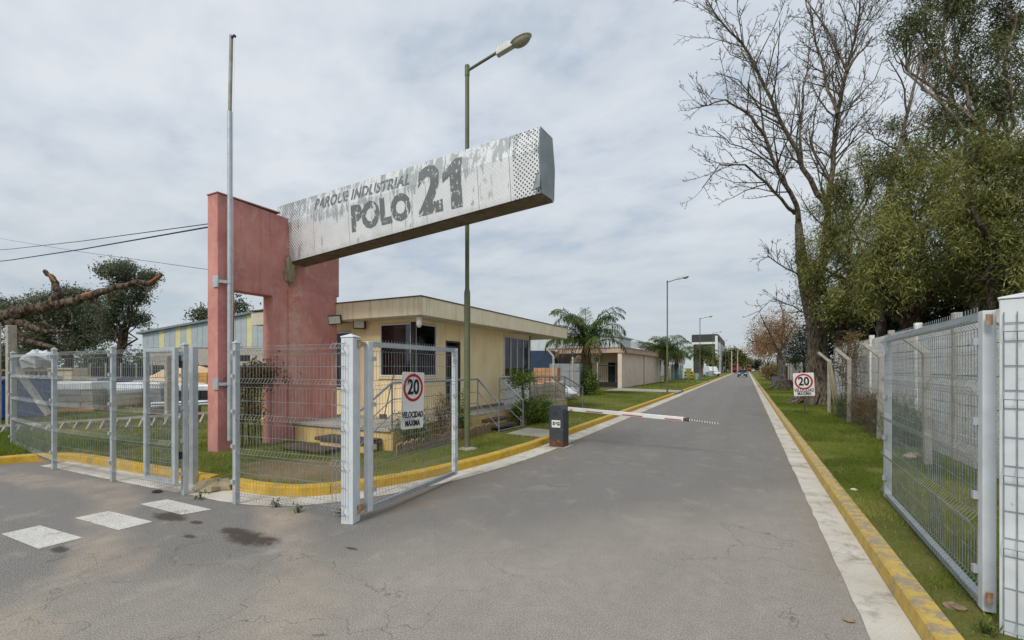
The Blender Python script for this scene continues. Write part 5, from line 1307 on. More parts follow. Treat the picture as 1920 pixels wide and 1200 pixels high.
# far trees
for i, (bl_, t, lab, mt) in enumerate((([(1372,668,14,14),(1383,672,14,12),(1378,682,16,10)],170,'green tree group past the dark hall','leaf_olive'),([(1392,676,8,8),(1388,684,10,7)],200,'small green tree left of the far road end','leaf_olive'),([(1404,682,8,8)],230,'bare grey tree at the end of the road','leaf_far'),([(1414,686,8,6),(1420,682,7,7)],230,'dark tree at the end of the road behind the white car','leaf_dark'),([(1338,676,10,10)],150,'green tree seen through the dark hall bay','leaf_olive'))):
    leafy_tree('far_tree', lab, ground_at(bl_[0][0],t), 2.5, .3, [pxblob(x,y,t,a,c_) for x,y,a,c_ in bl_], ('bark_dark',mt), 10, 26, .8, .8, .5, .2, 80+i, 'trees at the end of the road', shell=.3)

# ------------------------------------------------------------------ vehicles
def car_mesh(L, W, prof_body, prof_cab):
    b_ = MB().extr([(y*L,z) for y,z in prof_body],0,-W/2,W/2); c_ = MB(); n = len(prof_cab)
    c_.add([(-W/2+.06+(.10 if z>1.2 else 0),y*L,z) for y,z in prof_cab]+[(W/2-.06-(.10 if z>1.2 else 0),y*L,z) for y,z in prof_cab],[tuple(range(n)),tuple(range(2*n-1,n-1,-1))]+[(i,n+i,n+(i+1)%n,(i+1)%n) for i in range(n)])
    return b_, c_
def car(name, label, cat, loc, rz, paint, L=3.9, W=1.65, van=False):
    r = thing(name, label, cat, loc, rz)
    pb = [(-.5,.28),(.5,.28),(.5,.75),(.47,.92),(-.22,.95),(-.46,.80),(-.5,.6)]
    pc = [(-.22,.95),(-.08,1.42),(.30,1.44),(.44,.92)] if not van else [(-.30,.95),(-.20,1.9),(.49,1.95),(.49,.92)]
    b_, c_ = car_mesh(L,W,pb,pc); P = plain(name+'_paint', paint, None, .3, 3, .2, 0)
    build('body', b_, P, r, local=True, bevel=.05); cb = build('cabin', c_, P if van else M['black_frame'], r, local=True, bevel=.03)
    if not van: build('roof', MB().box((-W/2+.17,-.07*L,1.425),(W/2-.17,.29*L,1.46)), P, r, local=True, bevel=.01)
    ya = -.22*L; build('windscreen', MB().add([(-W/2+.1,ya-.012,.98),(W/2-.1,ya-.012,.98),(W/2-.2,-.09*L if not van else -.21*L,1.38 if not van else 1.7),(-W/2+.2,-.09*L if not van else -.21*L,1.38 if not van else 1.7)],[(0,1,2,3)]), M['glass'] if not van else M['black_frame'], cb, local=True)
    for sx in (-1,1):
        build('headlight', MB().cbox((sx*(W/2-.25),-.485*L,.70),(.34,.12,.15)), M['flood_face'], r, local=True, bevel=.02)
        build('mirror', MB().cbox((sx*(W/2+.08),-.17*L,1.0),(.16,.08,.12)), P, r, local=True)
        for y in (-.31,.30):
            w = build('wheel', MB().tube([(sx*(W/2-.20),y*L,.30),(sx*(W/2-.01),y*L,.30)],.30,14), M['black_frame'], r, local=True); build('rim', MB().tube([(sx*(W/2-.03),y*L,.30),(sx*(W/2+.0),y*L,.30)],.18,12), M['galv'], w, local=True)
    build('bumper', MB().box((-W/2+.05,-.515*L,.30),(W/2-.05,-.49*L,.52)), M['black_frame'], r, local=True); build('number_plate', MB().box((-.2,-.522*L,.38),(.2,-.517*L,.50)), M['sign_white'], r, local=True)
    return r
cg = grd(1392,707,0); car('parked_car', 'dark blue grey hatchback driving towards the gate', 'car', (cg.x,cg.y,0), 0, srgb(70,88,104))
bpy.data.objects['parked_car'].name = 'hatchback_car'
g_ = ground_at(1333,92); car('white_van', 'white van parked on the grass left of the far road', 'van', (g_[0],g_[1],VZ), .5, srgb(232,234,236), 4.6, 1.8, True)
g_ = ground_at(1417,215); car('white_car', 'tiny white car at the far end of the road', 'car', (g_[0]-1.2,g_[1],0), 0, srgb(236,236,236))
def truck(label, loc, rz, L):
    r = thing('red_truck', label, 'truck', loc, rz, group='red trucks at the end of the road'); RD = plain('truck_red', srgb(160,52,46), None, .4, 2, 0, 0)
    build('cab', MB().box((-1.2,-2.2,.6),(1.2,-.2,3.0)), RD, r, local=True, bevel=.1); build('windscreen', MB().box((-1.0,-2.23,1.8),(1.0,-2.205,2.7)), M['black_frame'], r, local=True)
    build('cargo_box', MB().box((-1.25,0,1.0),(1.25,L,2.2)), RD, r, local=True); build('chassis', MB().box((-1.0,-2.2,.4),(1.0,L,.99)), M['black_frame'], r, local=True)
    for y in (-1.4,L-1.2,L-2.4):
        for sx in (-1,1): build('wheel', MB().tube([(sx*.8,y,.5),(sx*1.2,y,.5)],.5,12), M['black_frame'], r, local=True)
g_ = ground_at(1379,165); truck('red truck parked left of the road end beyond the dark hall', (g_[0],g_[1],VZ), -.25, 4)
g_ = ground_at(1403,215); truck('red truck facing down the road at its far end', (g_[0],g_[1],0), 0, 6)

# ------------------------------------------------------------------ goods seen past the guardhouse
def stack(name, label, c, size, rz, mat, nx, nz, cat, pal=True, wrap=None, group=None, straps=0):
    r = thing(name, label, cat, c, rz, group); L, D, H_ = size; z0 = .14 if pal else 0
    if pal:
        for k in range(3): build('runner', MB().box((-L/2,-D/2+k*(D-.1)/2,0),(L/2,-D/2+.1+k*(D-.1)/2,.10)), M['wood_new'], r, local=True)
        build('pallet_deck', MB().box((-L/2,-D/2,.102),(L/2,D/2,.138)), M['wood_new'], r, local=True)
    w, h = L/nx, H_/nz
    for i in range(nx):
        for k in range(nz):
            j = rng.uniform(-.015,.015); build('block', MB().box((-L/2+i*w+.008,-D/2+j,z0+k*h+.006),(-L/2+(i+1)*w-.008,D/2+j,z0+(k+1)*h-.004)), mat, r, local=True)
    if wrap: build('plastic_wrap', MB().box((-L/2-.015,-D/2-.03,z0+H_*.68),(L/2+.015,D/2+.03,z0+H_+.03)), wrap, r, local=True, bevel=.06)
    for k in range(straps):
        x = -L/2+L*(k+.5)/straps; build('strap', MB().box((x-.02,-D/2-.036,z0),(x+.02,-D/2-.031,z0+H_+.02)), M['black_frame'], r, local=True)
    return r
BLK = plain('concrete_block', srgb(160,156,148), srgb(136,132,126), .9, 3); BRK = plain('hollow_brick', srgb(196,150,116), srgb(176,128,96), .9, 3); CRM = plain('cream_stone', srgb(206,196,172), srgb(186,176,152), .9, 3); GRY = plain('grey_wrapped_goods', srgb(150,154,158), srgb(128,132,136), .6, 3)
WRP = plain('white_plastic_wrap', srgb(222,226,228), srgb(196,200,204), .3, 6, 0, .5, 9)
NV = plain('navy_tarp', srgb(44,66,98), srgb(34,50,76), .6, 2); BN = plain('black_shade_net', srgb(46,46,48), srgb(36,36,40), .9, 4)
gq = lambda x, t, dz_=0: (att(x,690,t).x, att(x,690,t).y, VZ+dz_)
stack('brick_pallet', 'pallet of hollow orange bricks right of the tall guardhouse window', gq(1026,25), (1.3,1.0,1.5), .2, BRK, 6, 7, 'bricks')
stack('brick_pallet', 'pale pallet of cream blocks below the ramp railing', gq(1012,22), (1.6,1.0,.75), .2, CRM, 6, 4, 'blocks')
stack('brick_pallet', 'cream perforated block stack beside the ramp posts', gq(1040,21.5), (.9,.9,.85), .2, CRM, 4, 4, 'blocks')
stack('wrapped_goods', 'tall grey wrapped goods stack left of the nearest palm', gq(1062,27.5), (1.8,1.2,1.75), .15, GRY, 3, 4, 'goods')
mb = MB().blob((0,0,.35),(.75,.6,.38),14,8,.14,8); o = build('white_bag', mb, WRP, smooth=True); o.location = gq(1056,23.5); tag(o, 'white bulk bag slumped behind the ramp railing', 'bag')
nv = thing('blue_container', 'blue tarped container showing past the guardhouse end', 'container', gq(1008,34)); c_ = gq(1008,34)
build('tarp', MB().cbox((c_[0],c_[1],2.2),(2.6,2.4,1.6),.3), NV, nv, bevel=.04); build('base', MB().cbox((c_[0],c_[1],.8),(2.6,2.4,1.25),.3), plain('container_base', srgb(150,140,120)), nv)
bn = thing('shade_net_fence', 'black shade net strung behind the goods near the palm', 'fence', gq(1062,33)); a_, b_ = Vector(gq(1020,33)), Vector(gq(1100,33.5))
build('net', MB().bar(a_+Vector((0,0,1.7)),b_+Vector((0,0,1.7)),.04,1.9), BN, bn)
for k in range(4): p = a_.lerp(b_,k/3); build('post', MB().bar(p,p+Vector((0,0,2.8)),.08,.08), M['wood_dark'], bn)
for i, (x, t) in enumerate(((1038,23),(1074,25))):
    g_ = gq(x,t); r = thing('yard_fence_post', ('pale concrete post with bent top behind the ramp railing','straight thin post beside the nearest palm')[i], 'post', g_)
    mb = MB().bar((g_[0],g_[1],0),(g_[0],g_[1],2.35),.09,.09)
    if i == 0: mb.bar((g_[0],g_[1],2.33),(g_[0]-.35,g_[1]-.1,2.75),.08,.08)
    build('shaft', mb, M['post_concrete'], r)
th = thing('thatch_shelter', 'small thatched shelter roof behind the nearest palm', 'shelter', gq(1085,31)); g_ = gq(1085,31)
build('thatch', MB().lathe([(.6,0),(.55,.1),(.42,.14),(.38,.28),(.22,.32),(.17,.46),(.03,.52)],12,(g_[0],g_[1],2.1)), M['wood_grey'], th); build('pole', MB().tube([g_,(g_[0],g_[1],2.2)],.07,8), M['wood_dark'], th)

# ------------------------------------------------------------------ left yard
# striped hall
hl = thing('striped_hall', 'hall with blue grey and yellow striped cladding over a block wall', 'building', gq(268,36)); HA = Vector(gq(268,36)); HB = Vector(gq(560,36)); HA.z = HB.z = 0
hd = (HB-HA).normalized(); hn = Vector((-hd.y,hd.x,0)); HL = (HB-HA).length
def hz_(px_, y): return att(px_,y,36).z
SG = plain('blue_grey_sheet_stripe', srgb(182,192,198), srgb(168,180,188), .6, 2, .1, 0); SY = plain('yellow_sheet_stripe', srgb(224,218,168), srgb(212,206,154), .6, 2, 0, 0)
def hq(u, z, d=0): p = HA+hd*u+hn*d; return (p.x,p.y,z)
def wallq(u0,u1,z00,z01,z10,z11,d0,d1):
    return MB().add([hq(u0,z00,d0),hq(u1,z01,d0),hq(u1,z11,d0),hq(u0,z10,d0),hq(u0,z00,d1),hq(u1,z01,d1),hq(u1,z11,d1),hq(u0,z10,d1)],[(0,1,2,3),(7,6,5,4),(0,4,5,1),(1,5,6,2),(2,6,7,3),(3,7,4,0)])
zt = lambda u: 4.42+ (6.65-4.42)*u/HL
u = 0; k = 0; pat = 'gggyggygygggyygygggyggggggggyggggggggggg'
while u < HL-.1:
    w = min(.43,HL-u); build('cladding_panel', wallq(u+.01,u+w-.01,3.35,3.35,zt(u),zt(u+w),-.06,0), SY if pat[k%len(pat)]=='y' else SG, hl); u += w; k += 1
build('block_wall', wallq(0,HL,1.9,1.9,3.33,3.33,0,.25), make_concrete('block_masonry', srgb(196,190,180), srgb(176,170,160), .3, 2), hl)
build('lower_wall', wallq(0,HL,VZ,VZ,1.89,1.89,.3,.5), BN, hl)
build('roof', wallq(-.3,HL,zt(-.3)+.02,zt(HL)+.02,zt(-.3)+.18,zt(HL)+.18,-.3,14), plain('blue_grey_roof', srgb(128,146,158)), hl)
build('side_wall', MB().add([hq(0,VZ,.51),hq(0,VZ,13),hq(0,4.4,13),hq(0,4.4,.51),hq(.2,VZ,.51),hq(.2,VZ,13),hq(.2,4.4,13),hq(.2,4.4,.51)],[(3,2,1,0),(4,5,6,7),(0,1,5,4),(1,2,6,5),(2,3,7,6),(3,0,4,7)]), SG, hl)
for u in (2.2,7.6,9.8): build('window', wallq(u,u+.8,2.3,2.3,2.75,2.75,-.03,-.005), M['black_frame'], hl)
nf = thing('shade_net_fence', 'dark net fence in front of the striped hall', 'fence', gq(180,33)); a_, b_ = Vector(gq(170,33)), Vector(gq(400,33))
for k in range(8):
    p, q = a_.lerp(b_,k/8), a_.lerp(b_,(k+.97)/8); build('net', MB().bar(p+Vector((0,0,.95)),q+Vector((0,0,.95)),.03,1.75), BN, nf)
    build('post', MB().bar(p,p+Vector((0,0,2.0)),.08,.08), M['post_concrete'], nf)
# trees behind the yard
GF = 'grey green trees behind the left yard'
leafy_tree('broad_tree', 'broad grey green tree behind the dead branch on the left', ground_at(130,50), 3.0, .5, [pxblob(150,575,50,38,26),pxblob(110,590,50,42,28),pxblob(60,600,50,42,30),pxblob(165,620,50,32,26),pxblob(100,635,50,50,22),pxblob(30,585,52,28,24),pxblob(178,598,49,22,28),pxblob(135,560,50,30,16)], ('bark_dark','leaf_far'), 44, 40, .45, .24, .13, .1, 91, GF, shell=.4, boughs=9)
leafy_tree('tall_crooked_tree', 'tall crooked grey green tree left of the striped hall', ground_at(224,46), 3.6, .4, [pxblob(245,512,46,36,15),pxblob(225,525,46,18,16),pxblob(275,525,46,26,14),pxblob(240,560,46,26,18),pxblob(225,590,46,24,16),pxblob(258,600,46,14,18),pxblob(215,560,46,14,12),pxblob(265,545,46,16,12),pxblob(210,625,46,14,14)], ('bark_dark','leaf_far'), 44, 40, .34, .22, .12, .1, 92, GF, shell=.35, boughs=7)
leafy_tree('far_tree', 'small round tree top showing over the striped hall roof', ground_at(372,70), 4, .3, [pxblob(372,592,70,14,8),pxblob(385,590,70,10,6),pxblob(450,575,70,16,9)], ('bark_dark','leaf_far'), 14, 26, .6, .5, .25, .1, 93, shell=.3)
for i, (x, t, r_) in enumerate(((10,60,60),(190,62,34),(280,64,30))):
    shrub('background_thicket', ('grey thicket at the far left behind the container','grey bare thicket between the two big trees','pale thicket left of the striped hall')[i], ground_at(x,t), (r_*t/860,1.2,2.4-.4*i), 160, 22, .5, .16, .1, 95+i, 'leaf_far', 'thickets behind the left yard', .5, 14, 'thicket')
# broken dead tree at the left edge
dt = thing('broken_dead_tree', 'broken dead tree limb with torn orange wood reaching in from the left', 'tree', (att(-60,690,13).x,att(-60,690,13).y,VZ))
def pxpath(mb, path, t, ra, rb, seed, sides=10, j=.012):
    R = random.Random(seed); P = [att(x,y,t) for x,y in path]; f = []; 
    for a, b2_ in zip(P[:-1],P[1:]):
        for k in range(3): f.append(a.lerp(b2_,k/3)+Vector((R.gauss(0,1),R.gauss(0,1),R.gauss(0,1)))*(j if k else .0))
    f.append(P[-1]); n = len(f); mb.tube(f,[(ra+(rb-ra)*i/(n-1))*R.uniform(.88,1.12) for i in range(n)],sides)
S_ = 13/860
g_ = MB(); gg = att(-60,690,13); gg.z = 0
g_.tube([gg,att(-58,700,13),att(-50,640,13),att(-25,605,13),att(0,592,13)],[.44,.38,.30,.24,.20],12); build('trunk', g_, M['bark_dead'], dt, smooth=True)
g_ = MB(); pxpath(g_, [(0,592),(22,589),(50,581),(75,574),(100,569),(133,565),(167,556),(200,545),(253,529),(285,531),(303,513)],13,.185,.055,2,10,.03)
build('main_limb', g_, M['bark_dead'], dt, smooth=True)
for path, ra, rb, sd in (([(100,565),(108,547),(104,530),(95,517),(84,508)],.12,.05,3),([(0,588),(22,608),(33,625),(50,640),(75,645),(107,653)],.11,.06,4),([(22,598),(58,613),(83,622),(107,622),(133,620)],.11,.04,5),([(70,580),(85,605),(110,620)],.04,.02,6),([(122,570),(135,590),(136,612)],.022,.012,7),([(20,585),(27,570),(20,556)],.05,.015,8),([(46,580),(50,566)],.04,.012,9),([(170,560),(185,580)],.06,.015,10),([(253,530),(275,540),(283,555)],.03,.01,11),([(195,545),(207,536)],.03,.008,12)):
    g_ = MB(); pxpath(g_, path, 13, ra, rb, sd, 8); build('branch', g_, M['bark_dead'], dt, smooth=True)
for path, ra, rb, sd in (([(60,580),(66,570)],.03,.004,31),([(130,562),(140,556)],.03,.004,32),([(215,541),(228,532)],.03,.004,33),([(180,553),(184,566),(181,575)],.03,.006,34),([(240,533),(244,545)],.025,.005,35),([(150,562),(160,572),(158,582)],.02,.005,36)):
    g_ = MB(); pxpath(g_, path, 13, ra, rb, sd, 6); build('splinter', g_, M['bark_dead'], dt)
for path, ra in (([(150,556),(165,552),(180,546)],.07),([(92,514),(104,528)],.055),([(280,530),(300,516)],.05)):
    g_ = MB(); P = [att(x,y,12.93) for x,y in path]; g_.tube(P,[ra*.6]+[ra]*(len(P)-2)+[ra*.5],7); build('torn_wood', g_, M['raw_wood'], dt, label='torn orange heartwood')
# concrete fence posts of the yard
def conc(label, x0, y0, y1, t, brace=None, w=.15):
    p = att(x0,690,t); r = thing('yard_fence_post', label, 'post', (p.x,p.y,VZ)); zt_ = att(x0,y1,t).z
    build('shaft', MB().bar((p.x,p.y,0),(p.x,p.y,zt_),w,w), M['post_concrete'], r, bevel=.01)
    if brace: q0, q1 = att(*brace[0],t), att(*brace[1],t); build('brace', MB().bar(q0,q1,.11,.11), M['post_concrete'], r)
    return r
conc('wide concrete post with sloping brace at the far left', 21, 800, 610, 12.0, ((30,690),(92,778)), .17)
conc('slim concrete post behind the foot gate', 316, 775, 668, 13.5)
conc('pale post at the left edge before the blue container', -6, 820, 605, 11.5, None, .13)
# blue container, goods
bc = thing('blue_skip', 'bright blue waste container at the left edge behind the fence', 'container', gq(-30,15)); c_ = gq(-30,15)
BL_ = plain('container_blue', srgb(36,78,160), srgb(28,60,130), .5, 3, 0, .1)
build('body', MB().cbox((c_[0],c_[1],.75),(3.0,1.6,1.15),YAW), BL_, bc, bevel=.03); build('rim', MB().cbox((c_[0],c_[1],1.36),(3.1,1.7,.08),YAW), BL_, bc)
for k in range(5): m = Matrix.Translation(c_) @ Matrix.Rotation(YAW,4,'Z'); build('rib', MB().box((-1.3+k*.62,-.86,.1),(-1.2+k*.62,-.802,1.2)).xf(m), BL_, bc)
specs = [(135,17.5,2.0,.95,0,BLK,WRP,'pile of grey slabs behind the second fence post'),(196,18.5,1.7,.62,0,CRM,WRP,'cream blocks under white wrap with two black straps, left of the third post'),
 (232,19.2,1.2,.62,.0,CRM,WRP,'cream block pack right of the wrapped one'),(275,20,1.9,.85,.0,GRY,WRP,'grey wrapped slabs left of the foot gate'),(335,21,1.8,.75,.0,GRY,WRP,'grey slabs under the pale heap, behind the foot gate'),(380,20,1.3,.75,.0,BN,WRP,'black wrapped pack next to the pink column'),
 (120,25,1.6,1.5,0,CRM,None,'tall cream stone stack behind the grey slabs'),(60,22,1.8,1.1,0,BLK,None,'grey block stack behind the blue container'),(240,27,2.5,.9,0,NV,None,'low navy pack before the net fence'),(300,27,2.2,.8,0,CRM,None,'tan timber pack before the striped hall'),(180,28,2.2,.9,0,BLK,None,'distant grey block stack left of the tall tree')]
for i, (x, t, L, H_, dz_, mt, wp_, lab) in enumerate(specs):
    stack('goods_pallet', lab, gq(x,t,dz_), (L,1.1,H_), YAW+.15+rng.uniform(-.08,.08), mt, max(2,int(L/.4)), max(2,int(H_/.2)), 'goods', True, wp_, 'goods stored in the left yard', 2 if i in (1,2) else 0)
stack('pallet_stack', 'stack of orange wooden pallets beside the pink column', gq(378,24), (1.2,1.0,1.4), YAW, M['wood_new'], 3, 7, 'pallets', False)
bag = thing('white_bulk_bag', 'white bulk bag raised on a rack at the left', 'bag', gq(72,20,1.55)); c_ = gq(72,20,1.55)
build('bag', MB().blob((c_[0],c_[1],c_[2]+.42),(.75,.6,.42),12,8,.26,12), WRP, bag)
rk = thing('steel_rack', 'rack of dark posts carrying the white bulk bag', 'rack', gq(72,20)); c_ = gq(72,20)
for dx in (-.8,-.25,.3,.8): build('leg', MB().bar((c_[0]+dx,c_[1],VZ),(c_[0]+dx*.9,c_[1],VZ+1.5),.1,.1), M['wood_dark'], rk)
build('shelf', MB().cbox((c_[0],c_[1],VZ+1.53),(2.0,1.1,.07),YAW), M['wood_grey'], rk)
hp = MB(); c_ = gq(350,25); n, k_ = 18, 6
hp.blob((c_[0],c_[1],.5),(2.6,1.8,1.35),18,10,.07,15); o = build('sand_heap', hp, plain('tan_sand', srgb(222,194,158), srgb(206,176,138), .95, 5, 0, .4)); tag(o, 'tan sand heap beside the pink column', 'sand heap')
for i, (y0, dd_) in enumerate(((757,0),(762,.2))):
    a_, b_ = att(285,y0,14.5+dd_), att(392,y0-4,14.5+dd_); o = build('steel_pipe', MB().tube([a_,b_],.055,10), M['galv'], smooth=True); tag(o, ('upper pale pipe lying behind the foot gate','lower pale pipe lying behind the foot gate')[i], 'pipe', 'pale pipes in the yard')
for i, f in enumerate((.12,.62)):
    p = att(285,760,14.55).lerp(att(392,756,14.55), f); o = build('timber_bearer', MB().box((p.x-.12,p.y-.35,VZ-.02),(p.x+.12,p.y+.35,p.z-.075)), M['wood_grey']); tag(o, ('timber bearer under the left part of the pale pipes','timber bearer under the right part of the pale pipes')[i], 'timber')
# ladder-like concrete beam lying on the grass
ld = thing('ladder_frame', 'long pale ladder-like frame lying along the grass behind the fence', 'frame', tuple(grd(100,815,VZ)))
A_, B_ = att(-30,801,11.3), att(395,774,13.2); build('rail', MB().bar(A_,B_,.07,.06), M['post_concrete'], ld)
A2, B2 = A_+Vector((.15,-.55,-.24)), B_+Vector((.15,-.55,-.24)); build('rail', MB().bar(A2.lerp(B2,0),A2.lerp(B2,.62),.06,.06), M['raw_concrete'], ld)
for k in range(17):
    f = (k+.5)/17; p, q = A_.lerp(B_,f), A2.lerp(B2,f)
    q = p+Vector((.03,-.12,-.26)); build('rung', MB().bar(p-Vector((0,0,.03)),q,.06,.10), M['post_concrete'], ld)
# overhead cables
for i, (p, q, r_, lab) in enumerate((((-120,475),(392,418),.010,'upper thin overhead cable tied to the pink column'),((-120,501),(392,424),.016,'thickest overhead cable tied to the pink column'),((-120,420),(392,505),.005,'thinnest overhead cable falling to the right'))):
    a_, b_ = att(*p,24), Vector((WX-WT-.02, 5.34, att(q[0],q[1],9.0).z)); mid = (a_+b_)/2-Vector((0,0,.14))
    o = build('overhead_cable', MB().tube([a_,a_.lerp(mid,.5)-Vector((0,0,.03)),mid,mid.lerp(b_,.5)-Vector((0,0,.03)),b_],r_,5), M['black_frame']); tag(o, lab, 'cable', 'overhead cables')

cp = att(-120,690,24); up_ = thing('cable_pole', 'timber pole beyond the left edge carrying the overhead cables', 'pole', (cp.x,cp.y,VZ))
build('pole', MB().tube([(cp.x,cp.y+.12,0),(cp.x,cp.y+.12,10.2)],[.16,.11],10), M['wood_grey'], up_, smooth=True)
# far wood closing the view behind the left yard
R_ = np.random.RandomState(50); C = []
for k in range(700):
    x = R_.uniform(-1500,330); t = R_.uniform(100,130); p = att(x,690,min(t, 130)); C.append((p.x,p.y,VZ+abs(R_.normal(0,2.6))+ (2.2 if R_.rand() < .4 else 0)))
V,F,t = leaf_arrays(C,26,1.2,.9,.5,.1,51); o = np_mesh('distant_wood',V,F,M['leaf_far'],None,t,'stuff'); o['label'] = 'distant grey green wood behind the left yard'; o['category'] = 'wood'

# ------------------------------------------------------------------ plants round the guardhouse
SG_ = 'shrubs round the guardhouse'
shrub('shrub', 'loose pale green shrub behind the speed sign on the gate', (-6.0,7.35,VZ), (.38,.42,.42), 90, 14, .085, .022, .0, 101, 'leaf_shrub', SG_, .07, 10)
shrub('shrub', 'dry reedy plant between gate leaf and lamp post', (-5.98,8.35,VZ), (.25,.30,.5), 60, 12, .22, .012, -.6, 102, 'leaf_vine', SG_, .06, 16)
shrub('shrub', 'dense green shrub beside the barrier cabinet', (-5.55,12.6,VZ), (.5,.75,.36), 190, 22, .07, .03, .0, 103, 'leaf_shrub', SG_, .07, 8)
shrub('shrub', 'dark green shrub at the foot of the front stair', (-5.75,11.9,VZ), (.3,.4,.4), 110, 18, .07, .03, .0, 104, 'leaf_shrub', SG_, .06, 8)
shrub('shrub', 'tall slim shrub before the open guardhouse door', (-6.05,9.25,VZ), (.16,.2,.5), 46, 12, .08, .025, -.1, 106, 'leaf_shrub', SG_, .06, 6)
cr_ = thing('standard_bush', 'round-headed climbing bush on the railing before the tall window', 'bush', (-6.08,12.55,VZ))
build('stem', MB().tube([(-6.08,12.55,VZ-.03),(-6.05,12.57,.9),(-6.08,12.6,1.35)],[.03,.025,.02],6), M['bark_dark'], cr_)
R_ = np.random.RandomState(77); C = np.stack([-6.1+R_.normal(0,.14,170),12.6+R_.normal(0,.34,170),1.42+np.abs(R_.normal(0,.13,170))-.12*np.abs(R_.normal(0,1,170))],1)
V,F,t = leaf_arrays(C,12,.06,.06,.04,.2,78); np_mesh('foliage',V,F,M['leaf_shrub'],cr_,t)
vn = thing('wall_creeper', 'dry creeper hanging in the opening of the pink wall', 'creeper', (-9.2,6.1,VZ))
st = MB()
for k in range(26): 
    y = 5.75+rng.random()*.55; st.tube([(-9.22+rng.gauss(0,.05),y,.15),(-9.2+rng.gauss(0,.06),y+rng.gauss(0,.05),.9),(-9.12+rng.gauss(0,.08),y+.1+rng.gauss(0,.1),1.7)],.006,3)
build('stems', st, M['bark_dead'], vn)
C = np.concatenate([np.stack([-9.1+R_.normal(0,.12,150),6.15+R_.normal(0,.30,150),1.62+R_.normal(0,.13,150)],1), np.stack([-9.15+R_.normal(0,.07,60),5.95+R_.normal(0,.15,60),R_.uniform(.6,1.5,60)],1)])
V,F,t = leaf_arrays(C,14,.06,.07,.035,.3,79); np_mesh('foliage',V,F,M['leaf_vine'],vn,t)
shrub('shrub', 'leafy climber round the nearest palm trunk', gq(1104,27.2), (.5,.4,.75), 90, 18, .14, .07, .1, 108, 'leaf_shrub', SG_, .12, 5)
for i, (x,y) in enumerate(((385,908),(517,950),(560,960),(640,967),(375,935),(1545,1178))):
    p = grd(x,y,.006) if i < 5 else grd(1850,1190,VZ)
    shrub('road_weed', ('weed tuft at the broken kerb','leafy weed growing in the gutter before the mesh panel','small weed in the gutter right of the leafy one','weed tuft at the foot of the left gate post','weed tuft left of the mesh panel post','weed tuft at the foot of the right gate leaf')[i], tuple(p), (.05,.05,.03), 7, 6, .06, .016, -.5, 120+i, 'leaf_shrub', 'weeds at the road edge', .02, 3, 'weed')
# small litter
for i, (x,y,z,s_,lab) in enumerate(((294,923,0,.07,'black crumpled bag on the apron near the foot gate'),(1513,850,0,.04,'pale scrap in the right gutter'),(1600,920,VZ,.05,'pale scrap on the right verge'),(1790,1140,VZ,.06,'grey scrap of card on the grass under the right gate'),(1590,1165,0,.035,'grey leaf scrap at the right gutter edge'))):
    p = grd(x,y,z); o = build('litter_scrap', MB().blob((p.x,p.y,p.z+.012),(s_,s_*.7,.018),8,4,.35,i), M['black_frame'] if i == 0 else M['white_plastic'] if i < 3 else M['wood_grey']); tag(o, lab, 'litter', 'litter scraps')

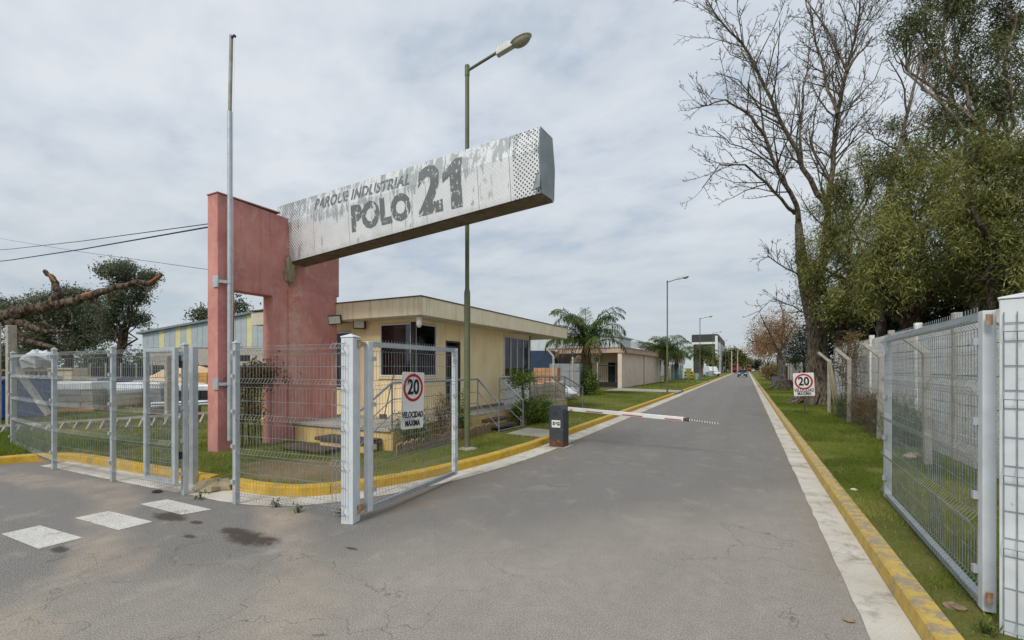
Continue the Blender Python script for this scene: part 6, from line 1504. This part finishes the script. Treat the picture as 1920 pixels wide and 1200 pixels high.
# ------------------------------------------------------------------ grass
def in_poly(P, x, y):
    ins = np.zeros(len(x), bool); n = len(P)
    for i in range(n):
        x0,y0 = P[i]; x1,y1 = P[(i+1)%n]
        c_ = ((y0 > y) != (y1 > y)) & (x < (x1-x0)*(y-y0)/(y1-y0+1e-12)+x0); ins ^= c_
    return ins
def vnoise(x, y, s, seed):
    R = np.random.RandomState(seed); G_ = R.rand(64,64); u = (x*s)%63; v = (y*s)%63; i = u.astype(int); j = v.astype(int); fu = u-i; fv = v-j
    fu = fu*fu*(3-2*fu); fv = fv*fv*(3-2*fv)
    return (G_[i,j]*(1-fu)+G_[(i+1)%64,j]*fu)*(1-fv)+(G_[i,(j+1)%64]*(1-fu)+G_[(i+1)%64,(j+1)%64]*fu)*fv
def grass(label, x0, x1, y0, y1, n, h, w, seed, poly_=None, holes=(), bare=.3):
    R = np.random.RandomState(seed); x = R.uniform(x0,x1,n); y = R.uniform(y0,y1,n); k = np.ones(n,bool)
    if poly_ is not None: k &= in_poly(poly_, x, y)
    for a,b_,c_,d_ in holes: k &= ~((x>a)&(x<b_)&(y>c_)&(y<d_))
    nz = .6*vnoise(x+50,y+50,.9,seed+1)+.4*vnoise(x+20,y+20,3.1,seed+2)
    k &= R.rand(n) < np.clip((nz-bare)/.18,0.06,1)
    wr_ = ((x+6.3)/1.3)**2+((y-5.0)/.7)**2; k &= ~((wr_ < 1.0) & (R.rand(n) < .93))
    x, y, nz = x[k], y[k], nz[k]; m = len(x); hh = h*R.uniform(.5,1.25,m)*(.7+.6*nz); a = R.uniform(0,2*PI,m); ww = w*R.uniform(.7,1.2,m)
    ln = R.uniform(.2,1.0,m)*hh; b = R.uniform(0,2*PI,m)
    P = np.stack([x,y,np.full(m,VZ-.004)],1); S = np.stack([np.cos(a)*ww/2,np.sin(a)*ww/2,np.zeros(m)],1)
    Tp = P+np.stack([np.cos(b)*ln,np.sin(b)*ln,hh],1)
    V = np.stack([P-S,P+S,Tp],1).reshape(-1,3); F = np.arange(m*3).reshape(-1,3)
    t = np.clip(.45+.9*(vnoise(x+9,y+9,.7,seed+3)-.5)+R.normal(0,.16,m),0,1)
    o = np_mesh('grass', V, F, M['grass'], None, t, 'stuff'); o['label'] = label; o['category'] = 'grass'; return o
GP = [(p.x,p.y) for p in offset(curve,-.17)]+[(-70,-12),(-70,420)]
HO = [(-9.0,-6.2,6.9,16.8),(-12.3,-6.2,8.3,16.8),(-9.42,-9.05,5.26,5.62),(-9.42,-9.05,6.42,8.3),(-5.34,-4.2,9.95,11.3),(-9.2,-4.1,32.1,36.2)]
grass('short green grass on the right verge under the gate leaf', 1.13,3.25,3.2,12,100000,.045,.006,200,None,(),.26)
grass('short green grass on the right verge along the white wall', 1.13,3.25,12,30,60000,.06,.010,201,None,(),.24)
grass('short green grass on the far right verge', 1.17,3.3,30,75,30000,.08,.025,202,None,(),.15)
grass('patchy worn grass behind the entrance fence and round the pink wall', -12.3,-4.2,3.9,9.5,120000,.045,.007,203,GP,HO,.36)
grass('grass growing in the left yard behind the fence', -26,-9.4,4.0,22,90000,.08,.014,204,GP,HO,.34)
grass('rough grass at the left edge in front of the kerb', -17,-12.1,1.0,5.5,26000,.13,.010,205,GP,(),.1)
grass('mown grass on the left verge between barrier and palm', -12,-4.25,9.5,33,90000,.055,.014,206,GP,HO,.26)
grass('mown grass on the far left verge', -9,-4.25,36,100,30000,.08,.03,207,GP,HO,.2)
